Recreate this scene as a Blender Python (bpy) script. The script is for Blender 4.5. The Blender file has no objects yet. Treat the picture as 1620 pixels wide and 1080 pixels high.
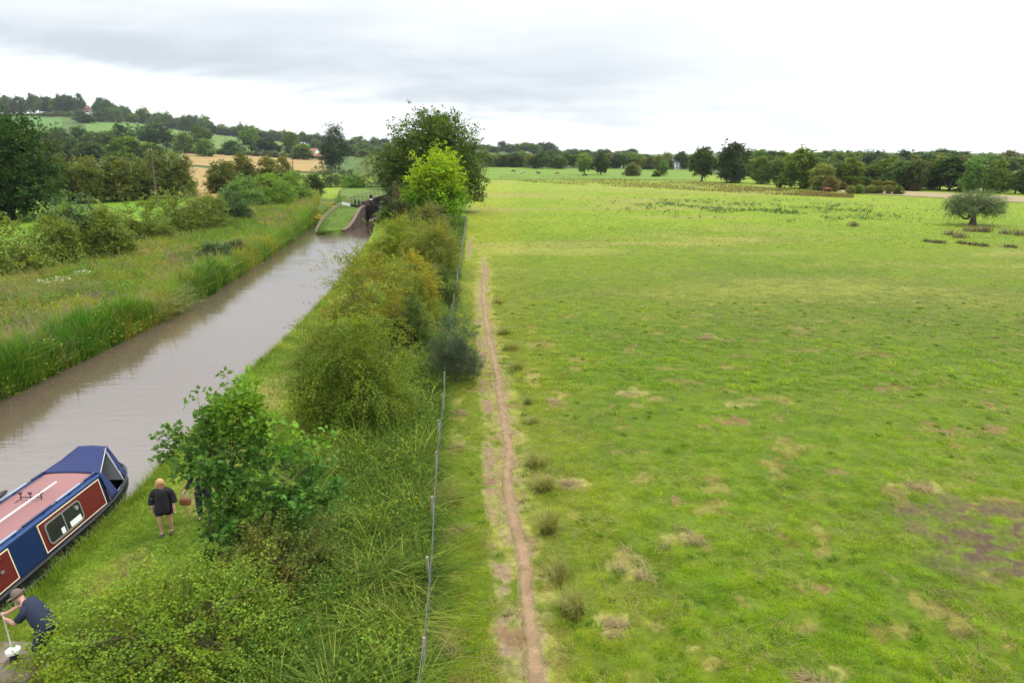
import bpy, bmesh, math, random
import numpy as np
from mathutils import Vector, Matrix

S = bpy.context.scene
COL = S.collection
R = math.radians
random.seed(7)
RNG = np.random.default_rng(11)

# ------------------------------------------------------------------ camera, sky, sun
CAM_H, PITCH, F = 9.5, R(15.3), 24 / 36
cam_d = bpy.data.cameras.new('camera'); cam = bpy.data.objects.new('camera', cam_d); COL.objects.link(cam)
cam.location = (0, 0, CAM_H); cam.rotation_euler = (R(90) - PITCH, 0, 0)
cam_d.lens = 24; cam_d.sensor_width = 36; cam_d.sensor_fit = 'HORIZONTAL'; cam_d.clip_start = 0.2; cam_d.clip_end = 20000
S.camera = cam
S.view_settings.view_transform = 'Standard'; S.view_settings.look = 'None'
S.view_settings.exposure = 0.55; S.view_settings.gamma = 1.0
S.cycles.max_bounces = 8; S.cycles.diffuse_bounces = 3; S.cycles.glossy_bounces = 3
S.cycles.transmission_bounces = 4; S.cycles.transparent_max_bounces = 6

SUN_EL, SUN_AZ = R(52), R(55)          # azimuth clockwise from +Y
world = bpy.data.worlds.new('World'); S.world = world; world.use_nodes = True
def build_world():
    nt = world.node_tree; nt.nodes.clear(); N = nt.nodes.new; L = nt.links.new
    def math_(op, a, b=None, clamp=False):
        n = N('ShaderNodeMath'); n.operation = op; n.use_clamp = clamp
        for i, v in enumerate((a, b)):
            if v is None: continue
            if isinstance(v, (int, float)): n.inputs[i].default_value = v
            else: L(v, n.inputs[i])
        return n.outputs[0]
    def maprange(v, a, b, c, d):
        n = N('ShaderNodeMapRange'); n.interpolation_type = 'SMOOTHSTEP'
        L(v, n.inputs[0])
        for i, q in enumerate((a, b, c, d)): n.inputs[i + 1].default_value = q
        return n.outputs[0]
    tc = N('ShaderNodeTexCoord'); sep = N('ShaderNodeSeparateXYZ'); L(tc.outputs['Generated'], sep.inputs[0])
    x, y, z = sep.outputs
    zc = math_('ADD', math_('MAXIMUM', z, 0.0), 0.16)
    u = math_('DIVIDE', x, zc); v = math_('DIVIDE', y, zc)
    cmb = N('ShaderNodeCombineXYZ'); L(u, cmb.inputs[0]); L(v, cmb.inputs[1])
    def noise(scale, detail, rough, off, dist=0.0):
        mp = N('ShaderNodeMapping'); mp.inputs['Location'].default_value = off; mp.inputs['Scale'].default_value = (0.8, 1.25, 1)
        mp.inputs['Rotation'].default_value = (0, 0, R(14))
        L(cmb.outputs[0], mp.inputs[0])
        n = N('ShaderNodeTexNoise'); n.inputs['Scale'].default_value = scale; n.inputs['Detail'].default_value = detail
        n.inputs['Roughness'].default_value = rough; n.inputs['Distortion'].default_value = dist
        L(mp.outputs[0], n.inputs['Vector']); return n.outputs[0]
    big = maprange(noise(0.75, 5, 0.5, (3.1, 7.3, 0), .3), 0.36, 0.60, 0, 1)
    fine = maprange(noise(1.7, 7, 0.55, (1.3, 2.2, 0), .4), 0.30, 0.72, 0, 1)
    # the dark cloud sheet lies overhead to the left and ahead; thinner to the right and low down
    side = maprange(x, 0.02, 0.5, 1, 0.30)
    zx = math_('ADD', math_('ADD', z, math_('MULTIPLY', x, 0.10)), math_('MULTIPLY', math_('SUBTRACT', fine, 0.5), 0.022))
    low = maprange(zx, 0.036, 0.066, 0.03, 1)
    upf = maprange(zx, 0.07, 0.22, 1, 0.52)
    d = math_('MULTIPLY', math_('MULTIPLY', side, low), math_('MULTIPLY', upf, math_('ADD', math_('ADD', math_('MULTIPLY', big, 0.38), 0.36), math_('MULTIPLY', fine, 0.26))), True)
    d = math_('ADD', d, math_('MULTIPLY', fine, 0.07), True)
    mix = N('ShaderNodeMix'); mix.data_type = 'RGBA'; L(d, mix.inputs[0])
    mix.inputs[6].default_value = (0.82, 0.84, 0.86, 1); mix.inputs[7].default_value = (0.46, 0.51, 0.555, 1)
    zen = maprange(z, 0.19, 0.50, 1.0, 2.1)
    mul = N('ShaderNodeMix'); mul.data_type = 'RGBA'; mul.blend_type = 'MULTIPLY'; mul.inputs[0].default_value = 1
    L(mix.outputs[2], mul.inputs[6])
    cz = N('ShaderNodeCombineXYZ'); [L(zen, cz.inputs[i]) for i in range(3)]
    L(cz.outputs[0], mul.inputs[7])
    bgc = N('ShaderNodeBackground'); L(mul.outputs[2], bgc.inputs[0]); bgc.inputs[1].default_value = 1.0
    sky = N('ShaderNodeTexSky'); sky.sky_type = 'NISHITA'; sky.sun_disc = False
    sky.sun_elevation = SUN_EL; sky.sun_rotation = SUN_AZ
    bgs = N('ShaderNodeBackground'); L(sky.outputs[0], bgs.inputs[0]); bgs.inputs[1].default_value = 0.1
    ms = N('ShaderNodeMixShader'); ms.inputs[0].default_value = 0.95
    L(bgs.outputs[0], ms.inputs[1]); L(bgc.outputs[0], ms.inputs[2])
    out = N('ShaderNodeOutputWorld'); L(ms.outputs[0], out.inputs[0])
build_world()
sd = bpy.data.lights.new('sun', 'SUN'); sd.energy = 1.5; sd.angle = R(10); sd.color = (1, 0.96, 0.90)
sun = bpy.data.objects.new('sun', sd); COL.objects.link(sun)
sdir = Vector((math.sin(SUN_AZ) * math.cos(SUN_EL), math.cos(SUN_AZ) * math.cos(SUN_EL), math.sin(SUN_EL)))
sun.rotation_euler = sdir.to_track_quat('Z', 'Y').to_euler(); sun.location = (40, 40, 120)

# ------------------------------------------------------------------ helpers
def tag(o, label=None, cat=None, group=None, kind=None):
    if label: o['label'] = label
    if cat: o['category'] = cat
    if group: o['group'] = group
    if kind: o['kind'] = kind
    return o
def link(o, parent=None):
    COL.objects.link(o)
    if parent is not None: o.parent = parent
    return o
def empty(name, loc=(0, 0, 0), rz=0.0):
    o = bpy.data.objects.new(name, None); o.location = loc; o.rotation_euler = (0, 0, rz); o.empty_display_size = .3
    return link(o)
def nmesh(name, verts, M, mats, col=None, smooth=False, midx=None):
    """verts (n*M,3): every M verts are one face of its own"""
    verts = np.ascontiguousarray(verts, dtype=np.float32).reshape(-1, 3)
    n = len(verts); nf = n // M
    return imesh(name, verts, np.arange(n, dtype=np.int32).reshape(nf, M), mats, col, smooth, midx)
def imesh(name, verts, faces, mats, col=None, smooth=False, midx=None):
    """verts (n,3), faces (f,M) ints"""
    me = bpy.data.meshes.new(name)
    verts = np.ascontiguousarray(verts, dtype=np.float32).reshape(-1, 3); faces = np.ascontiguousarray(faces, dtype=np.int32)
    nf, M = faces.shape
    me.vertices.add(len(verts)); me.vertices.foreach_set('co', verts.ravel())
    me.loops.add(nf * M); me.loops.foreach_set('vertex_index', faces.ravel())
    me.polygons.add(nf); me.polygons.foreach_set('loop_start', np.arange(0, nf * M, M, dtype=np.int32))
    me.polygons.foreach_set('loop_total', np.full(nf, M, dtype=np.int32))
    if midx is not None: me.polygons.foreach_set('material_index', np.asarray(midx, dtype=np.int32))
    me.polygons.foreach_set('use_smooth', np.full(nf, smooth, dtype=bool))
    if col is not None:
        a = me.color_attributes.new('col', 'FLOAT_COLOR', 'POINT')
        c = np.ones((len(verts), 4), np.float32); c[:, :3] = np.asarray(col).reshape(-1, 3); a.data.foreach_set('color', c.ravel())
    for m in (mats if isinstance(mats, (list, tuple)) else [mats]): me.materials.append(m)
    me.update(calc_edges=True)
    return me
def obj(name, me, parent=None):
    return link(bpy.data.objects.new(name, me), parent)
class MB:
    """collects boxes, tubes, discs and builds one mesh object"""
    def __init__(s): s.bm = bmesh.new()
    def box(s, c, d, rot=None):
        mt = Matrix.Translation(c) @ (rot if rot is not None else Matrix.Identity(4)) @ Matrix.Diagonal((d[0], d[1], d[2], 1))
        bmesh.ops.create_cube(s.bm, size=1, matrix=mt); return s
    def bar(s, a, b, w, h=None, n=0):
        a, b = Vector(a), Vector(b); d = b - a; q = d.to_track_quat('Y', 'Z').to_matrix().to_4x4()
        return s.box((a + b) / 2, (w, d.length, h or w), q)
    def tube(s, pts, r, n=8, cap=True):
        pts = [Vector(p) for p in pts]; rs = r if isinstance(r, (list, tuple)) else [r] * len(pts); rings = []
        for i, p in enumerate(pts):
            d = (pts[min(i + 1, len(pts) - 1)] - pts[max(i - 1, 0)]).normalized()
            up = Vector((0, 0, 1)) if abs(d.z) < .95 else Vector((1, 0, 0))
            u = d.cross(up).normalized(); v = d.cross(u).normalized()
            rings.append([s.bm.verts.new(p + (u * math.cos(2 * math.pi * k / n) + v * math.sin(2 * math.pi * k / n)) * rs[i]) for k in range(n)])
        for A, B in zip(rings, rings[1:]):
            for k in range(n): s.bm.faces.new((A[k], A[(k + 1) % n], B[(k + 1) % n], B[k]))
        if cap: s.bm.faces.new(rings[0][::-1]); s.bm.faces.new(rings[-1])
        return s
    def poly(s, pts, ext=None):
        vs = [s.bm.verts.new(Vector(p)) for p in pts]; f = s.bm.faces.new(vs)
        if ext is not None:
            r = bmesh.ops.extrude_face_region(s.bm, geom=[f])
            nv = [g for g in r['geom'] if isinstance(g, bmesh.types.BMVert)]
            bmesh.ops.translate(s.bm, verts=nv, vec=Vector(ext))
        return s
    def ball(s, c, r, rot=None, n=12):
        r = r if isinstance(r, (list, tuple)) else (r, r, r)
        bmesh.ops.create_uvsphere(s.bm, u_segments=n, v_segments=max(6, n * 2 // 3), radius=1,
                                  matrix=Matrix.Translation(c) @ (rot if rot is not None else Matrix.Identity(4)) @ Matrix.Diagonal((*r, 1)))
        return s
    def build(s, name, mat, parent=None, bevel=0.0, smooth=False):
        bmesh.ops.recalc_face_normals(s.bm, faces=s.bm.faces)
        me = bpy.data.meshes.new(name); s.bm.to_mesh(me); s.bm.free(); me.materials.append(mat)
        if smooth: me.polygons.foreach_set('use_smooth', np.ones(len(me.polygons), dtype=bool))
        o = obj(name, me, parent)
        if bevel:
            b = o.modifiers.new('b', 'BEVEL'); b.width = bevel; b.segments = 2; b.limit_method = 'ANGLE'
        return o

def sm(a, b, x):
    t = np.clip((np.asarray(x, dtype=float) - a) / (b - a), 0, 1); return t * t * (3 - 2 * t)
def _hash(i, j, s):
    h = (i.astype(np.int64) * 374761393 + j.astype(np.int64) * 668265263 + s * 1442695041) & 0xffffffff
    h = ((h ^ (h >> 13)) * 1274126177) & 0xffffffff
    return ((h ^ (h >> 16)) & 0xffff) / 65535.0
def vnoise(x, y, s=0):
    x = np.asarray(x, dtype=float); y = np.asarray(y, dtype=float)
    i = np.floor(x); j = np.floor(y); u = x - i; v = y - j; u = u * u * (3 - 2 * u); v = v * v * (3 - 2 * v)
    return (_hash(i, j, s) * (1 - u) + _hash(i + 1, j, s) * u) * (1 - v) + (_hash(i, j + 1, s) * (1 - u) + _hash(i + 1, j + 1, s) * u) * v
def fbm(x, y, sc, oct=4, s=0, gain=.5):
    x = np.asarray(x, float) / sc; y = np.asarray(y, float) / sc; a = 1; t = 0; n = 0
    for k in range(oct):
        c, q = math.cos(.6 * k), math.sin(.6 * k)
        t = t + a * vnoise(x * c - y * q + 17.3 * k, x * q + y * c + 5.1 * k, s + k); n += a; a *= gain; x = x * 2.03; y = y * 2.03
    return t / n

# ------------------------------------------------------------------ the lie of the land
CP, SP = math.cos(PITCH), math.sin(PITCH)
def ray(px, py):
    u = (px - 810) / 1080; v = (540 - py) / 1080
    return np.array([u, CP + v * SP, -SP + v * CP])
def on_z(px, py, z=0.0):
    d = ray(px, py); t = (z - CAM_H) / d[2]; return np.array([d[0] * t, d[1] * t, z])
def at_y(px, py, Y):
    d = ray(px, py); t = Y / d[1]; return np.array([d[0] * t, Y, CAM_H + d[2] * t])
WATER = -0.4
XR = np.array([(-60, -10.2), (0, -10.6), (12, -10.75), (18, -11.05), (30, -12.1), (36, -12.2), (50, -13.3), (70, -15.5), (86, -17.6), (100, -19.4), (104, -19.7), (140, -19.7), (400, -60)])
XL = np.array([(-60, -21.6), (27, -21.6), (41, -21.7), (56, -23.1), (85, -26.8), (106, -30.2), (125, -35), (160, -45), (400, -140)])
xr = lambda y: np.interp(y, XR[:, 0], XR[:, 1]); xl = lambda y: np.interp(y, XL[:, 0], XL[:, 1])
FENCE = np.array([(-30, .6), (10.6, -1.67), (26, -2.75), (40, -3.55), (60, -4.55), (83, -5.7), (100, -6.6), (140, -8.5)])
xfence = lambda y: np.interp(y, FENCE[:, 0], FENCE[:, 1])
# island with the lock: left and right water edge
IL = np.array([(87.5, -24.9), (90, -25.9), (96, -27.2), (106, -28.3), (120, -30), (160, -40)])
IR = np.array([(87.5, -24.6), (90, -21.8), (104, -22.1), (160, -22.1)])
RIDGE = np.array([(-900, 172), (-200, 176), (0, 180), (130, 177), (200, 191), (300, 208), (420, 222), (520, 231), (640, 238), (760, 239), (860, 243), (1000, 245), (1300, 241), (1620, 243), (2600, 243)])
_rz = np.array([9.5 + 1100 * ray(810, p)[2] / ray(810, p)[1] for p in RIDGE[:, 1]]); _ra = np.array([ray(*p)[0] / ray(*p)[1] for p in RIDGE])
def terrain(x, y):
    x = np.asarray(x, float); y = np.asarray(y, float)
    a = x / np.maximum(y, 60.0)
    hill = np.interp(a, _ra, _rz) * np.clip((y - 330) / 770, 0, 1) ** 1.25 * (1 - .5 * sm(1250, 2500, y))
    z = hill + (fbm(x, y, 6, 3, 3) - .5) * .16 * sm(60, 6, y) + (fbm(x, y, 60, 2, 9) - .5) * .5 * sm(60, 160, y)
    z = z + (fbm(x, y, .9, 2, 5) - .5) * .07 * sm(60, 15, y) + (fbm(x, y, .42, 2, 6) - .5) * .09 * sm(30, 14, y) * (x > 2)
    dl = xl(y) - x; dr = x - xr(y)
    up = sm(84, 104, y)
    # left land stands a little over the water and climbs past the lock
    left = .15 + .35 * sm(1, 9, dl) + 1.6 * sm(70, 135, y) * sm(400, 200, y) * sm(120, 20, dl)
    z = np.where(dl > -1, z + left * sm(300, 120, dl), z)
    rise = 1.85 * up * sm(13, 3, dr) * sm(170, 140, y)
    z = np.where((dr > -6) & (y > 80), z + rise, z)
    chan = np.minimum(sm(.15, -.55, dl), sm(.15, -.55, dr)) * sm(113, 108, y)
    zi = -1.4
    cut = z * (1 - chan) + zi * chan
    isl = np.interp(y, IL[:, 0], IL[:, 1]); isr = np.interp(y, IR[:, 0], IR[:, 1])
    inside = np.minimum(sm(-.3, .5, x - isl), sm(-.05, .25, isr - x)) * sm(87.3, 88.6, y)
    top = -.15 + 2.0 * sm(88, 104, y) + (fbm(x, y, 2, 2, 8) - .5) * .1
    cut = cut * (1 - inside) + top * inside
    back = sm(104.2, 104.6, y) * sm(-22.4, -21.9, x) * sm(-19.2, -19.6, x)
    cut = cut * (1 - back) + 1.2 * back
    return np.where(y > 300, z, cut)
def tz(x, y): return float(terrain(np.array([x]), np.array([y]))[0])
_T = np.geomspace(8, 5000, 1500)
def G(px, py):
    """where the sight line through a pixel of the photograph meets the land"""
    d = ray(px, py); p = np.array([0, 0, CAM_H]) + _T[:, None] * d
    below = np.nonzero(p[:, 2] < terrain(p[:, 0], p[:, 1]))[0]
    if len(below) == 0: return G(px, py + .5)
    i = below[0]; lo, hi = _T[max(i - 1, 0)], _T[i]
    for _ in range(22):
        m = (lo + hi) / 2; q = np.array([0, 0, CAM_H]) + m * d
        if q[2] < tz(q[0], q[1]): hi = m
        else: lo = m
    q = np.array([0, 0, CAM_H]) + hi * d; q[2] = tz(q[0], q[1]); return q
def span(p, top_py, wpx=None):
    """height (m) that reaches pixel row top_py, and metres per pixel, for something standing at p"""
    t = p[1] / ray(810, top_py)[1]; h = CAM_H + ray(810, top_py)[2] * t - p[2]
    depth = p[1] * CP + (CAM_H - p[2]) * SP
    return h, depth / 1080
PATH_PX = [(852, 1120), (850, 1060), (838, 960), (822, 860), (808, 780), (802, 700), (790, 610), (775, 540), (765, 470), (767, 425), (764, 402)]
PATH = np.array([on_z(*p)[:2] for p in PATH_PX]); PATH = np.vstack([[[PATH[0, 0] + .7, -12]], PATH])
TRACK = np.array([on_z(*p)[:2] for p in [(812, 1120), (806, 1060), (795, 960), (785, 850), (777, 760), (772, 660), (764, 560), (757, 480), (752, 420)]])
TRACK = np.vstack([[[TRACK[0, 0] + .5, -12]], TRACK])
FAR_T = np.array([on_z(*p)[:2] for p in [(741, 408), (745, 378)]])
xpath = lambda y: np.interp(y, PATH[:, 1], PATH[:, 0]) + (fbm(y, y * 0, 1.6, 3, 21) - .5) * .22
xtrack = lambda y: np.interp(y, TRACK[:, 1], TRACK[:, 0]) + (fbm(y, y * 0, 2.2, 3, 25) - .5) * .3
# ------------------------------------------------------------------ materials
def nodes(name):
    m = bpy.data.materials.new(name); m.use_nodes = True
    nt = m.node_tree; b = nt.nodes['Principled BSDF']; return m, nt, b
def mat(name, rgb, rough=.6, metal=0.0, var=.15, scale=6.0, bump=0.0, spec=.4):
    """plain colour broken up by two scales of noise"""
    m, nt, b = nodes(name); N = nt.nodes.new; L = nt.links.new
    tc = N('ShaderNodeTexCoord'); n = N('ShaderNodeTexNoise'); n.inputs['Scale'].default_value = scale; n.inputs['Detail'].default_value = 6
    n.inputs['Roughness'].default_value = .65; L(tc.outputs['Object'], n.inputs['Vector'])
    mx = N('ShaderNodeMix'); mx.data_type = 'RGBA'; L(n.outputs[0], mx.inputs[0])
    mx.inputs[6].default_value = (*[c * (1 - var) for c in rgb], 1); mx.inputs[7].default_value = (*[min(1, c * (1 + var)) for c in rgb], 1)
    L(mx.outputs[2], b.inputs['Base Color']); b.inputs['Roughness'].default_value = rough; b.inputs['Metallic'].default_value = metal
    b.inputs['Specular IOR Level'].default_value = spec
    if bump:
        bp = N('ShaderNodeBump'); bp.inputs['Strength'].default_value = bump; bp.inputs['Distance'].default_value = .02; L(n.outputs[0], bp.inputs['Height']); L(bp.outputs[0], b.inputs['Normal'])
    return m
def leaf_mat(name, trans=.3, rough=.6, spec=.14, blend=True):
    """leaf colour = object colour x the leaf's own tint"""
    m, nt, b = nodes(name); N = nt.nodes.new; L = nt.links.new
    at = N('ShaderNodeAttribute'); at.attribute_name = 'col'
    oi = N('ShaderNodeObjectInfo'); mul = N('ShaderNodeMix'); mul.data_type = 'RGBA'; mul.blend_type = 'MULTIPLY'; mul.inputs[0].default_value = 1
    L(at.outputs['Color'], mul.inputs[6]); L(oi.outputs['Color'], mul.inputs[7])
    L(mul.outputs[2], b.inputs['Base Color']); b.inputs['Roughness'].default_value = rough; b.inputs['Specular IOR Level'].default_value = spec
    tr = N('ShaderNodeBsdfTranslucent'); ms = N('ShaderNodeMixShader'); ms.inputs[0].default_value = trans
    tint = N('ShaderNodeMix'); tint.data_type = 'RGBA'; tint.blend_type = 'MULTIPLY'; tint.inputs[0].default_value = 1
    tint.inputs[7].default_value = (1.35, 1.25, .55, 1); L(mul.outputs[2], tint.inputs[6]); L(tint.outputs[2], tr.inputs[0])
    L(b.outputs[0], ms.inputs[1]); L(tr.outputs[0], ms.inputs[2]); L(ms.outputs[0], nt.nodes['Material Output'].inputs[0])
    return m
def vcol_mat(name, rough=.9, spec=.15, nscale=9.0, amount=.35, bump=.4, bdist=.03, wet=False):
    """colour from the vertices, broken up by fine noise"""
    m, nt, b = nodes(name); N = nt.nodes.new; L = nt.links.new
    at = N('ShaderNodeAttribute'); at.attribute_name = 'col'; tc = N('ShaderNodeTexCoord')
    n = N('ShaderNodeTexNoise'); n.inputs['Scale'].default_value = nscale; n.inputs['Detail'].default_value = 8; n.inputs['Roughness'].default_value = .7
    L(tc.outputs['Object'], n.inputs['Vector'])
    mr = N('ShaderNodeMapRange'); mr.inputs[1].default_value = .25; mr.inputs[2].default_value = .75; mr.inputs[3].default_value = 1 - amount; mr.inputs[4].default_value = 1 + amount
    L(n.outputs[0], mr.inputs[0]); vm = N('ShaderNodeVectorMath'); vm.operation = 'SCALE'; L(at.outputs['Color'], vm.inputs[0]); L(mr.outputs[0], vm.inputs['Scale'])
    L(vm.outputs[0], b.inputs['Base Color']); b.inputs['Roughness'].default_value = rough; b.inputs['Specular IOR Level'].default_value = spec
    bp = N('ShaderNodeBump'); bp.inputs['Strength'].default_value = bump; bp.inputs['Distance'].default_value = bdist
    L(n.outputs[0], bp.inputs['Height']); L(bp.outputs[0], b.inputs['Normal'])
    return m
M_LEAF = leaf_mat('leaf'); M_BLADE = leaf_mat('blade', .35, .6, .10)
M_NEEDLE = leaf_mat('needle', .12, .6, .1)
M_BARK = mat('bark', (.085, .065, .045), .95, var=.45, scale=9, bump=.6)
M_TWIG = mat('twig', (.16, .115, .075), .9, var=.35, scale=14)
M_GROUND = vcol_mat('turf_ground', nscale=7, amount=.45)
M_DIRT = vcol_mat('trodden_dirt', nscale=14, amount=.28, bump=.8, bdist=.04)
M_STRAW = leaf_mat('straw', .2, .8, .1)

# ------------------------------------------------------------------ what grows where (albedo of the land)
GREEN = np.array([.166, .258, .005]); GREEN2 = np.array([.114, .206, .005]); YELL = np.array([.205, .245, .012]); STRAWC = np.array([.30, .215, .095])
EARTH = np.array([.215, .145, .09]); MUD = np.array([.085, .055, .034]); RUSTY = np.array([.27, .16, .065])
def patch_w(x, y, px, py, rx, ry, s):
    c = on_z(px, py); q = np.hypot((x - c[0]) / rx, (y - c[1]) / ry) + (fbm(x, y, .8 * min(rx, ry) + .1, 4, s) - .5) * 1.7
    return sm(1.0, .55, q)
STRAW_PATCH = [(1085, 388, 6, 3.5), (1125, 533, .9, .7), (1000, 622, .9, .9), (880, 632, .5, .8), (900, 762, .55, .5), (1085, 848, .9, .35), (1000, 893, .55, .5),
               (1462, 772, 1.2, .5), (1095, 1022, .2, .18), (965, 985, .35, .35), (1300, 1072, .6, .3), (1130, 378, 5, 2.5), (720, 640, .3, .7), (718, 700, .35, .9),
               (1060, 372, 4, 2.5), (1010, 385, 3, 1.5), (840, 600, .5, 1.0), (1230, 400, 9, 2), (1480, 420, 12, 2.0), (700, 850, .3, .8), (684, 1000, .4, .8), (1165, 640, .7, .5)]
BROWN_PATCH = [(1540, 682, 1.5, .6), (1470, 672, .6, .4), (1330, 745, .5, .3), (1240, 720, .7, .5), (1160, 665, .7, .5), (1245, 855, .22, .4), (1290, 930, .35, .3),
               (1065, 790, .3, .4), (1560, 800, 1.0, .7), (1400, 612, 1.0, .5), (1240, 635, .5, .3), (1370, 560, .9, .5), (1580, 640, .8, .5)]
def mud_w(x, y):
    zone = sm(1.15, .25, np.hypot((x - 12.6) / 4.6, (y - 15.4) / 4.2))
    zone = np.maximum(zone, .62 * sm(1.2, .2, np.hypot((x - 10.5) / 3.0, (y - 12.5) / 1.8)))
    n = fbm(x * .8 + y * .25, y * 1.5, .85, 4, 31)
    return sm(.57, .78, n * .86 + zone * .34) * zone
def field_color(x, y):
    x = np.asarray(x, float); y = np.asarray(y, float)
    n1 = fbm(x, y, 7, 3, 40); n2 = fbm(x, y * 1.3, 1.1, 4, 44); n3 = fbm(x, y, .28, 2, 47)
    g = sm(.35, .65, n1 * .4 + n2 * .35 + n3 * .25)[:, None]
    c = GREEN2 * (1 - g) + GREEN * g
    # it yellows away from the wet corner and towards the trodden strip
    dry = sm(20, 70, y) * .36 + sm(70, 150, y) * .14
    strip = sm(5.0, 1.6, x - xpath(y)) * sm(-1.0, .2, x - xfence(y)) * .55
    yw = np.clip(dry + strip + (n2 - .5) * .5 + (n3 - .5) * .5 + (n1 - .5) * .25, 0, .95)[:, None]
    c = c * (1 - yw) + YELL * yw
    c = c * (.74 + .54 * fbm(x, y * 1.2, .36, 3, 49))[:, None]
    # bleached and rusty bands across the far part
    band = sm(.50, .70, fbm(x * .30, y, 9, 4, 52)) * sm(26, 55, y) * .36
    c = c * (1 - band[:, None]) + (STRAWC * .85) * band[:, None]
    sw = np.zeros_like(x)
    for k, (px, py, a, b) in enumerate(STRAW_PATCH): sw = np.maximum(sw, patch_w(x, y, px, py, a * 1.1, b * 1.1, 60 + k) * (.6 if a < 3 else .26))
    tw = sm(.40, .08, np.abs(x - xtrack(y))) * sm(62, 34, y) * sm(.30, .62, fbm(x, y, 1.0, 4, 71)) * sm(.12, .45, n3) * .95
    ft = sm(.34, .1, np.abs(x - np.interp(y, FAR_T[:, 1], FAR_T[:, 0]))) * sm(62, 66, y) * sm(88, 78, y) * .8
    near = sm(1.1, .14, np.abs(x - xpath(y))) * .62 * sm(.25, .65, n2 * .6 + n3 * .4) * sm(75, 58, y)
    sw = np.clip(sw * sm(.25, .7, fbm(x, y, .3, 3, 73) + .12) + near, 0, .9)[:, None]
    c = c * (1 - sw) + STRAWC * .9 * sw
    tw = np.maximum(tw, sm(.75, .15, np.abs(x - xpath(y))) * sm(.48, .62, fbm(x, y, .5, 3, 74)) * .75 * sm(70, 55, y))
    ew = np.maximum(np.maximum(tw, ft), sm(.26, .12, np.abs(x - xpath(y))) * sm(70, 58, y))[:, None]
    c = c * (1 - ew) + EARTH * ew
    bw = np.zeros_like(x)
    for k, (px, py, a, b) in enumerate(BROWN_PATCH): bw = np.maximum(bw, patch_w(x, y, px, py, a * 1.2, b * 1.2, 90 + k) * .85)
    bw = bw * sm(.36, .62, fbm(x, y, .26, 3, 75)); sp_ = sm(.30, .62, n3)
    bw = np.maximum(bw, sm(.675, .74, fbm(x, y, 1.0, 4, 77)) * .6 * sm(60, 30, y))[:, None]
    c = c * (1 - bw) + np.array([.155, .085, .042]) * bw
    mw = (mud_w(x, y) * sm(.22, .55, fbm(x, y, .3, 3, 79)))[:, None]
    c = c * (1 - mw) + MUD * mw
    # rusty rushes at the far end
    return c
def land_color(x, y):
    c = field_color(x, y)
    xf = xfence(y); n2 = fbm(x, y, 1.4, 4, 81)[:, None]; dr = x - xr(y); dl = xl(y) - x
    bank = sm(.5, -.3, x - xf)[:, None] * (y < 140)[:, None]
    tow = np.array([.110, .175, .012]) * (.75 + .5 * n2) + np.array([.08, .06, .02]) * sm(.45, .75, n2)
    worn = (sm(.9, .1, np.abs(dr - 1.9)) * sm(.3, .7, n2[:, 0]) * .65)[:, None]
    tow = tow * (1 - worn) + STRAWC * .8 * worn
    c = c * (1 - bank) + tow * bank
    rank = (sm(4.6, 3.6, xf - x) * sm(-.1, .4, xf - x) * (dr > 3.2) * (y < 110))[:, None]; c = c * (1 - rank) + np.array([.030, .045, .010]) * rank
    herb = np.array([.085, .12, .018]) * (.7 + .6 * n2)
    lw = sm(-.5, 0, dl)[:, None]
    c = c * (1 - lw) + herb * lw
    mead = (sm(19, 23, dl + (fbm(x, y, 5, 2, 83) - .5) * 4) * (y < 400))[:, None]
    c = c * (1 - mead) + (np.array([.115, .215, .012]) * (.8 + .4 * n2) + np.array([.04, .015, .004]) * sm(.55, .8, n2)) * mead
    far = sm(300, 380, y)[:, None]
    c = c * (1 - far) + np.array([.07, .115, .024]) * (.8 + .4 * fbm(x, y, 80, 3, 88))[:, None] * far
    wet = (np.minimum(sm(.1, -.2, dr), sm(.1, -.2, dl)) * (y < 111))[:, None]
    isl = (sm(-.3, .1, x - np.interp(y, IL[:, 0], IL[:, 1])) * sm(-.1, .1, np.interp(y, IR[:, 0], IR[:, 1]) - x) * sm(87.2, 87.8, y))[:, None]
    wet = wet * (1 - isl)
    c = c * (1 - wet) + np.array([.09, .06, .04]) * wet
    up_ = (sm(110, 114, y) * sm(160, 150, y) * (dl < 0) * (dr < 3))[:, None]; c = c * (1 - up_) + herb * up_
    c = c * (1 - isl) + np.array([.095, .155, .02]) * (.7 + .6 * n2) * isl
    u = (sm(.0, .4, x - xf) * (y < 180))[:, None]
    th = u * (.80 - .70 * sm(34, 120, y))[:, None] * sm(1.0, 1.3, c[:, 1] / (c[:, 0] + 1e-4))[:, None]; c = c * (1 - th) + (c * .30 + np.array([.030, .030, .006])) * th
    return c
def build_ground():
    az = np.unique(np.concatenate([np.linspace(-46, 46, 760), np.linspace(-180, -46, 60), np.linspace(46, 180, 60)[:-1]])) * math.pi / 180
    rr = np.concatenate([[.5, 2, 4, 6, 7.5], np.geomspace(8.5, 140, 330), np.geomspace(141, 900, 130), np.geomspace(910, 2600, 30)])
    na, nr = len(az), len(rr); A, Q = np.meshgrid(az, rr)
    x = (np.sin(A) * Q).ravel(); y = (np.cos(A) * Q).ravel(); z = terrain(x, y)
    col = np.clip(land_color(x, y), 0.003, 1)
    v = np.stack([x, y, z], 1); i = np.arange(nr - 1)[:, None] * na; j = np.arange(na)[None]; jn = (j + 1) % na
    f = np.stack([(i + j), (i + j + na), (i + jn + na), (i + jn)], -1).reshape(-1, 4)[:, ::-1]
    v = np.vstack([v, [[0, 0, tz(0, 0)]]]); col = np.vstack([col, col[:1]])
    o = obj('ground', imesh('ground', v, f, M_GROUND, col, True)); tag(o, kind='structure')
build_ground()

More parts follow.
